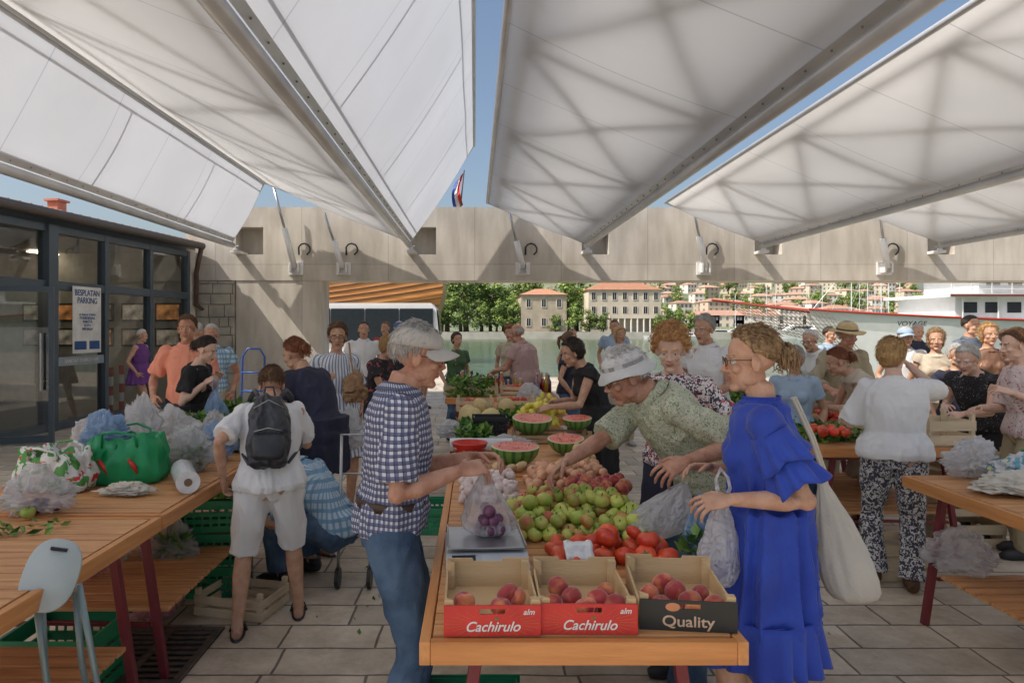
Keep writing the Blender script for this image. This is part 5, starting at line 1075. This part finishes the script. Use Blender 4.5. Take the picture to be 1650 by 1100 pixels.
heap('potato',2.48,2.95,5.6,6.3,.80,.036,2,'brown potato on the vegetable stall','potatoes on the vegetable stall'); heap('tomato',3.0,3.3,5.7,6.3,.8,.038,2,'red tomato on the vegetable stall','tomatoes on the vegetable stall'); heap('tomato',2.46,2.7,4.85,5.15,.86,.036,1,'red tomato on the vegetable stall','tomatoes on the vegetable stall')
def greens(x0,x1,y0,y1,z,n,lab,s=.05,hgt=.12):
    m=MB()
    for i in range(n):
        p=V((random.uniform(x0,x1),random.uniform(y0,y1),z+random.random()**1.5*hgt)); d=V((random.gauss(0,1),random.gauss(0,1),random.gauss(.6,.6))).normalized(); u=d.cross(V((random.random(),random.random(),.5))).normalized(); L=s*random.uniform(.6,1.4); wv=d.cross(u)*L*.12
        q=[p,p+d*L*.5+u*L*.32+wv,p+d*L,p+d*L*.5-u*L*.32+wv]
        m.add([V((a.x,a.y,max(a.z,z+.002))) for a in q],[(0,1,2,3)],0 if random.random()<.6 else 1)
    return mk(m,'leafy_greens',[M('green leaf',(.14,.28,.05),(.24,.4,.09),20,.5),M('dark green leaf',(.05,.14,.03),(.07,.19,.04),20,.5)],label=lab,cat='vegetables',kind='stuff')
greens(2.45,2.9,4.95,5.55,.8,700,'heap of leafy greens on the vegetable stall',.055,.08); greens(-.12,.1,4.9,5.5,.8,500,'leafy herbs beside the basket',.06,.1); greens(-2.7,-1.9,5.4,5.6,.8,900,'bunches of green herbs on the small stall',.06,.12); greens(-1.95,-1.45,4.55,5.05,.8,500,'lettuce on the table',.08,.1)
greens(2.6,4.1,7,7.9,.8,1500,'heap of leafy greens on the vegetable table',.08,.15); greens(X(335,4.3)-.2,X(335,4.3)+.22,4.16,4.44,.59,900,'green beans and leaves in the green crate',.07,.12); greens(-.3,.2,8.1,9.1,.8,800,'green herbs among the bottles',.07,.2)
greens(-2.0,-1.75,2.75,2.95,.8,26,'scattered green leaves on the table',.05,.02); greens(.15,.45,5.85,5.95,.8,200,'green chard at the table end',.08,.1); greens(-2.4,-1.9,6.0,6.25,.8,700,'bushy green herbs on the small stall',.07,.16)
greens(-1.3,-.2,3.6,5.2,.001,22,'fallen leaves and scraps on the paving',.03,.005); greens(1.2,2.3,3.2,5.5,.001,18,'fallen leaves and scraps on the paving',.03,.005)
wrind=grid_mat('striped rind',(.16,.32,.07),[('a',2.2,.38,(.025,.1,.03))],.35)
def melon_half(x,y,z,r,tilt,yaw,lab):
    e=empty('watermelon',(x,y,z),(R_(tilt),0,R_(yaw)),label=lab,cat='watermelon',group='cut watermelons'); n=36
    m=MB(); prof=[(r*math.cos(a),r*.85*math.sin(a)) for a in [-math.pi/2+.001+i*(math.pi/2)/10 for i in range(11)]]; m.lathe(prof,n=n); mk(m,'rind',wrind,e,smooth=True)
    m=MB(); m.lathe([(r,0),(r*.93,.002)],n=n); mk(m,'rind_edge',M('pale rind',(.6,.68,.4)),e)
    m=MB(); m.lathe([(r*.93,.0015),(r*.5,.004),(.001,.005)],n=n); 
    for i in range(26):
        a=random.random()*6.28; q=r*random.uniform(.35,.72); m.ell((q*math.cos(a),q*math.sin(a),.0055),(.004,.0025,.0015),m=1,nu=6,nv=4)
    mk(m,'flesh',[M('melon flesh',(.70,.12,.09),(.8,.25,.18),18,.3),black],e)
melon_half(X(832,4.0),4.12,.925,.145,3,8,'cut watermelon half showing red flesh'); melon_half(X(915,4.4),4.5,.91,.12,8,-12,'cut watermelon half showing red flesh'); melon_half(X(858,5.1),5.12,.96,.15,7,10,'cut watermelon half on a crate'); melon_half(X(930,5.2),5.2,.95,.11,7,-20,'cut watermelon piece wrapped in film')
slat_crate(X(890,5.0),5.05,.801,.55,.3,.06,0,'shallow crate under the cut watermelons',M('crate tan',(.4,.26,.14)))
rp=M('red plastic',(.65,.035,.02),rough=.3)
e=empty('red_bucket',(X(757,4.3),4.3,.801),label='red plastic bucket on the produce table',cat='bucket')
m=MB(); m.lathe([(.001,0),(.085,0),(.11,.11),(.116,.115),(.11,.12),(.103,.115),(.08,.01),(.001,.01)]); mk(m,'pail',rp,e,smooth=True); m=MB(); m.tube([(-.11,0,.11),(-.1,-.05,.09),(0,-.12,.07),(.1,-.05,.09),(.11,0,.11)],.003,6); mk(m,'handle',steel,e)
film=film_mat('clear film',(.85,.88,.9),.42,.15); bagw=film_mat('white plastic bag',(.92,.92,.94),.64,.3); bagc=film_mat('thin clear bag',(.9,.88,.92),.38,.3); bagb=film_mat('blue plastic bag',(.38,.6,.92),.6,.3); bagp=film_mat('pink plastic bag',(.9,.45,.52),.5,.3)
for px,Y,r,L,rot,lab in((775,4.62,.045,.42,90,'white roll of plastic bags lying on the table'),(298,3.6,.058,.34,28,'clear roll of plastic film on the table edge')):
    e=empty('film_roll',(X(px,Y),Y,.802+r),(0,0,R_(rot-90)),label=lab,cat='film roll',group='rolls of plastic film')
    m=MB(); m.tube([(-L/2,0,0),(L/2,0,0)],r,24); mk(m,'film',M('wound film',(.68,.7,.72),(.6,.62,.65),30,.25,coat=.4,stretch=(.2,1,1)),e); m=MB(); m.tube([(-L/2-.003,0,0),(L/2+.003,0,0)],.02,14); mk(m,'core',M('card core',(.2,.13,.08)),e)
def scale():
    e=empty('shop_scale',(X(782,2.42),2.42,.801),(0,0,R_(3)),label='grey electronic weighing scale with steel tray',cat='scale'); gp=M('grey plastic',(.42,.44,.46),(.46,.48,.5),5,.45)
    m=MB(); m.prism([(-.17,0),(.15,0),(.15,.075),(-.09,.075),(-.17,.03)],-.14,.14,axis='x'); mk(m,'housing',gp,e)
    m=MB(); m.box(-.13,.13,-.10,.15,.088,.096); m.box(-.135,-.13,-.1,.15,.088,.106); m.box(.13,.135,-.1,.15,.088,.106); m.box(-.03,.03,0,.06,.075,.088); mk(m,'tray',steel,e,bevel=.002)
    def face(x0,x1,s0,s1,lift,name,mat):
        a=V((0,-.17,.03)); b=V((0,-.09,.075)); nr=V((0,-.045,.08)).normalized(); q=MB(); P=lambda xx,s:V((xx,0,0))+a.lerp(b,s)+nr*lift; q.add([P(x0,s0),P(x1,s0),P(x1,s1),P(x0,s1)],[(0,1,2,3)]); mk(q,name,mat,e)
    face(-.02,.12,.12,.45,.0015,'yellow_label',yel); face(-.12,-.04,.15,.9,.0015,'display',winm); face(-.02,.12,.52,.92,.0015,'keypad',M('keypad',(.55,.57,.6)))
    text('DIGITRON',.015,(.05,-.150,.0435),(R_(32),0,0),black,e)
scale()
def bag(top,bot,w,mat,lab,d=None,name='plastic_bag',handles=True,n=60,wave=.10,seed=1,tw=.12,rgh=1):
    top=V(top);bot=V(bot); d=d or w*.6; m=MB(); rs=[]
    prof=[(.0,.42),(.02,.78),(.08,.98),(.18,1.05),(.3,1.02),(.42,.92),(.55,.78),(.66,.64),(.76,.5),(.86,.34),(.94,.2),(1,tw)]
    for t,r in prof:
        r=max(r,tw*.9) if t>.5 else r
        c=bot.lerp(top,t); ring=[]
        for j in range(n):
            a=2*math.pi*j/n; f=1+wave*(t**.7)*math.sin(a*9+seed+t*2)+rgh*(.12*noise.noise(V((math.cos(a)*2.5,math.sin(a)*2.5,t*4+seed*3)))-.28*abs(noise.noise(V((math.cos(a)*3.5,math.sin(a)*3.5,t*3.5+seed))))+.06*noise.noise(V((math.cos(a)*9,math.sin(a)*9,t*9+seed))))
            ring.append(c+V((w/2*r*f*math.cos(a),d/2*r*f*math.sin(a),.012*noise.noise(V((a,t*4,seed)))*(1 if t>0 else 0))))
        rs.append(ring)
    m.rings(rs,0,False); m.add(rs[0],[tuple(range(n))])
    o=mk(m,name,mat,smooth=True,label=lab,cat='bag')
    if handles:
        hm=MB(); p=top+V((.01,0,-.02)); hm.tube([p,p+V((.018,.0,.04)),p+V((.01,0,.075)),top+V((-.005,0,.085)),top+V((-.02,0,.05)),top+V((-.01,0,-.02))],[.010,.006,.006,.007,.006,.01],6)
        mk(hm,'handle',mat,o,smooth=True)
    return o
bag((.03,2.54,1.10),(.055,2.46,.90),.19,bagc,'thin plastic bag of plums resting on the scale',handles=False,seed=2,tw=.1)
for i in range(16): 
    a=i*2.4; fruit('plum',.055+.04*math.cos(a)*(1-(i//8)*.3),2.46+.03*math.sin(a),.922+(i//7)*.034,1.0,None,'dark plum inside the plastic bag','plums in bags')
bag((.84,2.74,1.02),(.68,2.74,.81),.27,bagw,'white plastic bag held by the bending man',seed=5,handles=False)
bag((.88,2.66,1.0),(.86,2.60,.72),.16,bagb,'pale blue plastic bag of greens held by the man',seed=7,handles=False)
bag((.84,2.32,1.08),(.83,2.34,.76),.15,bagw,'white plastic bag held by the woman in blue',seed=8)
bag((.86,2.40,1.06),(.90,2.44,.70),.17,bagw,'second white plastic bag held by the woman in blue',seed=12,handles=False)
greens(.81,.91,2.57,2.64,.74,150,'leafy greens inside the blue bag',.05,.12)
canvas=M('unbleached canvas',(.62,.58,.50),(.56,.52,.45),6,.9,.3,90)
o=bag((1.37,2.70,1.05),(1.50,2.68,.57),.22,canvas,'unbleached canvas tote bag hanging from the shoulder',d=.11,handles=False,name='tote_bag',seed=3,wave=.04,tw=.22,rgh=.7)
for dx in(0,.02): m=MB(); m.tube([(1.37+dx,2.67+dx,1.05),(1.29+dx,2.62+dx,1.22),(1.19+dx,2.56+dx,1.38)],.007,8); mk(m,'strap',canvas,o)
bag((X(348,5.75),5.72,1.12),(X(352,5.75),5.72,.86),.2,bagb,'pale blue plastic bag held by the woman in black',seed=4)
bag((X(238,6.2),6.2,.9),(X(234,6.2),6.2,.55),.22,bagw,'white plastic bag held by the man in salmon',seed=6)
bag((X(865,8.6),8.6,.92),(X(865,8.6),8.6,.62),.2,bagb,'blue plastic bag held by the balding man',seed=6)
floralbag=spot_mat('floral bag cloth',(.75,.74,.7),(.65,.04,.05),9,.4,(.08,.3,.06),.5); greenbag=M('green bag cloth',(.01,.28,.10),(.015,.34,.12),5,.35,.5,12)
def tote(x,y,w,d,h,mat,lab,seed,rot=0):
    m=MB(); n=60; rs=[]
    for t,r in((0,.9),(.04,1.0),(.2,1.05),(.4,1.06),(.6,1.02),(.8,.95),(1,.9)):
        ring=[]
        for j in range(n):
            a=2*math.pi*j/n; ca_,sa_=math.cos(a),math.sin(a); q=(abs(ca_)**4+abs(sa_)**4)**-.25; f=r*q*(1+.12*noise.noise(V((ca_*3,sa_*3,t*4+seed)))-.22*abs(noise.noise(V((ca_*5,sa_*5,t*5+seed)))))
            ring.append(V((w/2*f*ca_,d/2*f*sa_,h*t*(1+.3*noise.noise(V((ca_*2,sa_*2,seed*2)))))))
        rs.append(ring)
    ins=[[V((p.x*.93,p.y*.93,p.z)) for p in rs[k]] for k in(6,3,1)]
    m.rings(rs+ins,0,False); m.add(rs[0],[tuple(range(n))]); m.add(ins[-1],[tuple(range(n))])
    o=mk(m,'shopping_bag',mat,smooth=True,loc=(x,y,.803),rot=(0,0,rot),label=lab,cat='bag',group='shopping bags on the table')
    for s in(-1,1):
        hm=MB(); hm.tube([(-w*.22,s*d*.44,h*.8),(-w*.2,s*d*.5,h*1.12),(0,s*d*.6,h*1.16),(w*.2,s*d*.5,h*1.05),(w*.22,s*d*.44,h*.8)],.007,8); mk(hm,'handle',mat,o,smooth=True)
    return o
tote(X(90,3.55),3.55,.38,.2,.2,floralbag,'white shopping bag with red flower print on the table',1,R_(-8)); gb=tote(X(205,3.75),3.75,.40,.26,.25,greenbag,'shiny green shopping bag with red chilli print',2,R_(8)); 
for a in(-.1,.05): m=MB(); m.tube([(a,-.130,.14),(a+.03,-.133,.10),(a+.045,-.133,.06)],[.008,.014,.003],8); mk(m,'chilli_print',rp,gb,smooth=True)
def lump(x,y,z,w,d,h,mat,lab,seed,name='plastic_bag',grp='plastic bags on the tables'):
    m=MB(); m.ell((0,0,0),1,nu=72,nv=48); vs=[]
    for v in m.v:
        p=V(v); f=1+.3*noise.noise(p*1.6+V((seed,0,0)))-.65*abs(noise.noise(p*2.4+V((0,seed,0))))-.35*abs(noise.noise(p*5+V((0,0,seed))))-.14*abs(noise.noise(p*12+V((0,0,seed))))
        q=V((p.x*w/2*f*1.2,p.y*d/2*f*1.2,p.z*h/2*f+(.35*h*max(0,p.z)**4))); q.z=max(q.z,-h*.42); vs.append(tuple(q))
    m.v=vs; return mk(m,name,mat,smooth=True,loc=(x,y,z+h*.42+.002),label=lab,cat='bag',group=grp)
lump(X(60,3.1),3.1,.8,.32,.22,.18,bagc,'knotted clear plastic bag of dark plums on the table',1); lump(X(300,3.95),4.0,.8,.32,.22,.24,film,'clear plastic bag of greens on the table',2); greens(X(300,4)-.1,X(300,4)+.1,3.95,4.07,.81,120,'greens inside the clear bag on the table',.05,.12); lump(X(225,4.2),4.2,.8,.3,.2,.36,bagw,'white plastic bag standing on the table',3); lump(X(345,4.3),4.3,.8,.25,.2,.2,bagb,'pale blue plastic bag on the table',4); lump(X(325,4.35),4.6,.8,.25,.2,.24,bagc,'clear plastic bag with bottle on the table',9); lump(X(265,4.5),4.6,.8,.4,.25,.26,bagw,'white plastic bag piled behind the green bag',19); lump(X(130,4.0),4.1,.8,.3,.2,.24,bagc,'crumpled clear bag behind the floral bag',23)
lump(X(210,3.45),3.42,.8,.26,.1,.06,M('crumpled cloth',(.64,.59,.5),rough=.9),'crumpled pale cloth on the table edge',5,'cloth_bundle'); lump(X(200,4.0),3.8,.95,.28,.18,.2,bagb,'blue tinted plastic sticking out of the green bag',12)
for i in range(12): fruit('plum',X(60,3.1)+random.uniform(-.08,.08),3.1+random.uniform(-.04,.04),.825+random.random()*.03,1.1,None,'dark plum inside the plastic bag','plums in bags')
for a,b in((32,3.05),(12,3.2),(45,3.0)): fruit('apple',X(a,b),b,.832,.9,'apple2','small green apple on the table','loose green apples')
lump(X(262,4.0),3.85,.0,.32,.28,.26,bagp,'red tinted plastic bag of fruit under the table',6); lump(X(285,4.1),4.0,.24,.3,.22,.26,film,'clear plastic bag of greens under the table',7); lump(X(155,3.7),3.6,.32,.26,.2,.22,bagp,'bag of dark fruit on the lower shelf',8); lump(X(185,3.9),3.9,.32,.26,.2,.25,bagw,'white bag on the lower shelf',28); greens(X(262,4.),X(300,4.),3.92,4.06,.25,260,'greens inside the clear bag under the table',.06,.18)
heap('peach',X(243,3.85),X(282,3.85),3.77,3.93,.0,.035,3,'red peach inside the bag under the table','peaches in the bag')
lump(2.95,3.6,.8,.42,.26,.18,spot_mat('printed bag',(.15,.35,.45),(.7,.65,.3),10,.45,(.6,.6,.6)),'printed shopping bag lying on the table',10); lump(2.72,3.45,.8,.40,.24,.10,canvas,'folded canvas bag lying on the table',11,'canvas_bag'); lump(3.15,3.75,.8,.3,.2,.22,greenbag,'green shopping bag on the table',13); lump(2.78,3.82,.8,.3,.2,.2,bagw,'white plastic bag on the table beside the canvas',33); lump(2.9,2.9,.32,.35,.3,.2,bagw,'white plastic bag on the lower shelf',34); lump(2.62,3.7,.32,.35,.3,.2,bagc,'clear plastic bag on the lower shelf',36)
lump(X(725,5.2),5.2,.8,.2,.2,.12,bagw,'white plastic bag on the produce table',14); lump(X(810,4.75),4.8,.8,.4,.2,.07,film,'cling film over produce',15); lump(.6,7.4,.8,.3,.2,.2,bagw,'white plastic bag among the crates',44)
lump(X(560,5.2),5.2,.7,.28,.25,.3,bagw,'white plastic bag hanging on the trolley',16)
lump(.3,2.2,.1,.6,.3,.3,M('jute',(.2,.13,.07),(.14,.09,.05),30,.95,.8,60),'brown jute sack under the table',17,'jute_sack')
e=empty('price_card',(.36,2.35,.875),(R_(-42),0,R_(8)),label='crumpled white paper price card among the tomatoes',cat='price card'); m=MB(); vs=[];fs=[]
for j in range(7):
    for i in range(9): vs.append((-.05+i*.0125,.016*noise.noise(V((i*.6,j*.6,1))),-.03+j*.0115+.003*math.sin(i)))
for j in range(6):
    for i in range(8): a=j*9+i; fs.append((a,a+1,a+10,a+9))
m.add(vs,fs); mk(m,'card',paper,e,solid=.001,smooth=True)
def chair():
    e=empty('folding_chair',(X(97,2.3),2.25,0),(0,0,R_(18)),label='folded pale grey plastic stool with round seat standing up',cat='folding chair'); gp=M('pale grey plastic',(.46,.52,.52),(.42,.48,.48),5,.45,.3,300); gt=M('grey green tube',(.25,.33,.34),rough=.35,metal=.3)
    m=MB(); rs=[]; n=36; Rm=Matrix.Rotation(R_(14),3,'Y')@Matrix.Rotation(R_(66),3,'X')
    for s,z in((.96,-.012),(1,-.006),(1,.006),(.96,.012),(.7,.009)):
        rs.append([Rm@V((.082*s*(abs(math.cos(a))**.8)*math.copysign(1,math.cos(a)),.115*s*(abs(math.sin(a))**.8)*math.copysign(1,math.sin(a)),-z))+V((0,0,.83)) for a in [2*math.pi*j/n+.01 for j in range(n)]])
    m.rings(rs); mk(m,'seat',gp,e,smooth=True)
    m=MB(); m.tube([Rm@V((-.025,.08,.016))+V((0,0,.83)),Rm@V((.025,.08,.016))+V((0,0,.83))],.006,8); mk(m,'grip',black,e)
    for s in(-1,1):
        m=MB(); m.tube([(s*.065+.01,.03,.78),(s*.07+.04,.02,.58),(s*.08+.14,-.06,.01)],.011,10); mk(m,'leg',gt,e,smooth=True); m=MB(); m.tube([(s*.05+.01,.05,.75),(s*.055+.02,.07,.5),(s*.07+.07,.12,.01)],.011,10); mk(m,'leg',gt,e,smooth=True)
    for a,b in(((.04,-.035,.16),(.20,-.035,.16)),((-.01,.105,.15),(.13,.105,.15))): m=MB(); m.tube([a,b],.010,8); mk(m,'rung',gt,e)
chair()
e=empty('shopping_trolley',(X(570,4.3),4.4,0),label='grey wire shopping trolley standing on two wheels',cat='trolley'); m=MB()
for s in(-1,1): m.tube([(s*.1,-.1,.1),(s*.1,-.02,.5),(s*.1,.02,.95)],.010,8)
for z in(.3,.5,.7,.95): m.tube([(-.1,0,z),(.1,0,z)],.007,6)
mk(m,'frame',steel,e,smooth=True)
for s in(-1,1): m=MB(); m.tube([(s*.1-.012,-.1,.065),(s*.1+.012,-.1,.065)],.065,18); mk(m,'wheel',black,e)
def backpack():
    T=p5; C=T['pts'][6]; fr=T['frs'][6]; m=MB(); rs=[]; n=28
    for z,w,d in((-.19,.07,.03),(-.17,.10,.05),(-.08,.115,.065),(.05,.11,.062),(.13,.095,.05),(.18,.065,.035),(.195,.03,.02)):
        rs.append([C+fr@V((w*(abs(math.cos(a))**.75)*math.copysign(1,math.cos(a))*.95,-.195+d*(abs(math.sin(a))**.75)*math.copysign(1,math.sin(a)),z-.03)) for a in [2*math.pi*j/n+.01 for j in range(n)]])
    m.rings(rs); bl=M('black nylon',(.02,.022,.028),(.035,.038,.048),8,.4,.4,40)
    me=remesh(m,.006,2); folds(me,.014,12,2); o=mkme(me,'backpack',bl,smooth=True,loc=T['o'].location,rot=T['o'].rotation_euler,label='small black nylon backpack worn on both shoulders',cat='backpack')
    m=MB(); rs=[]
    for z,w,d in((-.19,.06,.02),(-.17,.082,.032),(-.09,.086,.032),(-.05,.07,.01)): rs.append([C+fr@V((w*math.cos(a),-.252+d*math.sin(a),z)) for a in [2*math.pi*j/20 for j in range(20)]])
    m.rings(rs); mk(m,'front_pocket',bl,o,smooth=True)
    for q in([(-.07,-.262,-.045),(0,-.272,-.03),(.07,-.262,-.045)],[(-.075,-.25,.08),(0,-.262,.12),(.075,-.25,.08)]): m=MB(); m.tube([C+fr@V(a) for a in q],.0025,6); mk(m,'zip',steel,o,smooth=True)
    for s in(-1,1): m=MB(); m.tube([C+fr@V((s*.05,-.15,.15)),C+fr@V((s*.082,-.08,.215)),C+fr@V((s*.11,.0,.195)),C+fr@V((s*.14,.10,.08)),C+fr@V((s*.165,.03,-.07)),C+fr@V((s*.10,-.14,-.19))],[.013,.015,.015,.014,.010,.008],8); mk(m,'shoulder_strap',bl,o,smooth=True)
    m=MB(); m.tube([C+fr@V((-.03,-.19,.16)),C+fr@V((-.02,-.2,.205)),C+fr@V((.02,-.2,.205)),C+fr@V((.03,-.19,.16))],.006,8); mk(m,'grab_loop',bl,o)
backpack()
o=lump(X(573,6),5.95,.98,.22,.1,.24,M('tan leather',(.35,.2,.1),rough=.5),'tan leather shoulder bag hanging at the hip',20,'shoulder_bag'); 
m=MB(); m.tube([(0,0,.08),(-.04,.03,.3),(-.06,.06,.42)],.008,8); mk(m,'strap',M('tan leather',(.35,.2,.1)),o)
random.seed(8)
for i in range(34):
    x=random.uniform(-.3,.95); y=random.uniform(8.65,9.15); hb=random.uniform(.14,.26)
    m=MB(); r=.035; m.lathe([(.001,0),(r,0),(r,hb*.6),(r*.4,hb*.8),(r*.4,hb),(.001,hb)],n=12); o=mk(m,'bottle',M('liquid %d'%(i%4),[(.35,.02,.02),(.5,.3,.03),(.1,.02,.1),(.5,.12,.02)][i%4],rough=.1,coat=.5),smooth=True,loc=(x,y,.801),label='small bottle of homemade liqueur on the stall',cat='bottle',group='bottles on the stall')
    m=MB(); m.tube([(0,0,hb+.001),(0,0,hb+.02)],r*.45,10); mk(m,'cap',whitep,o)
# ------------------------------------------------------------ light, world, camera
az,el=R_(-112),R_(50)
sd=V((math.sin(az)*math.cos(el),math.cos(az)*math.cos(el),math.sin(el)))
W=bpy.data.worlds.new('World'); SC.world=W; W.use_nodes=True; nt=W.node_tree; sky=nt.nodes.new('ShaderNodeTexSky'); sky.sky_type='NISHITA'; sky.sun_disc=False; sky.sun_elevation=el; sky.sun_rotation=az; sky.dust_density=3.5; sky.air_density=1.1
bg=nt.nodes['Background']; nt.links.new(sky.outputs[0],bg.inputs[0]); bg.inputs[1].default_value=.15
sl_=bpy.data.lights.new('sun','SUN'); sl_.energy=5; sl_.angle=R_(.6); sl_.color=(1,.94,.85); so=bpy.data.objects.new('sun',sl_); COL.objects.link(so); so.rotation_euler=sd.to_track_quat('Z','Y').to_euler()
cam=bpy.data.cameras.new('camera'); cam.lens=24; cam.sensor_width=36; cam.shift_x=60/1650; cam.shift_y=-25/1650; cam.clip_end=6000; cam.clip_start=.05
co=bpy.data.objects.new('camera',cam); COL.objects.link(co); co.location=(0,0,H); co.rotation_euler=(math.pi/2,0,0); SC.camera=co
SC.view_settings.view_transform='Standard'; SC.view_settings.look='None'; SC.view_settings.exposure=0
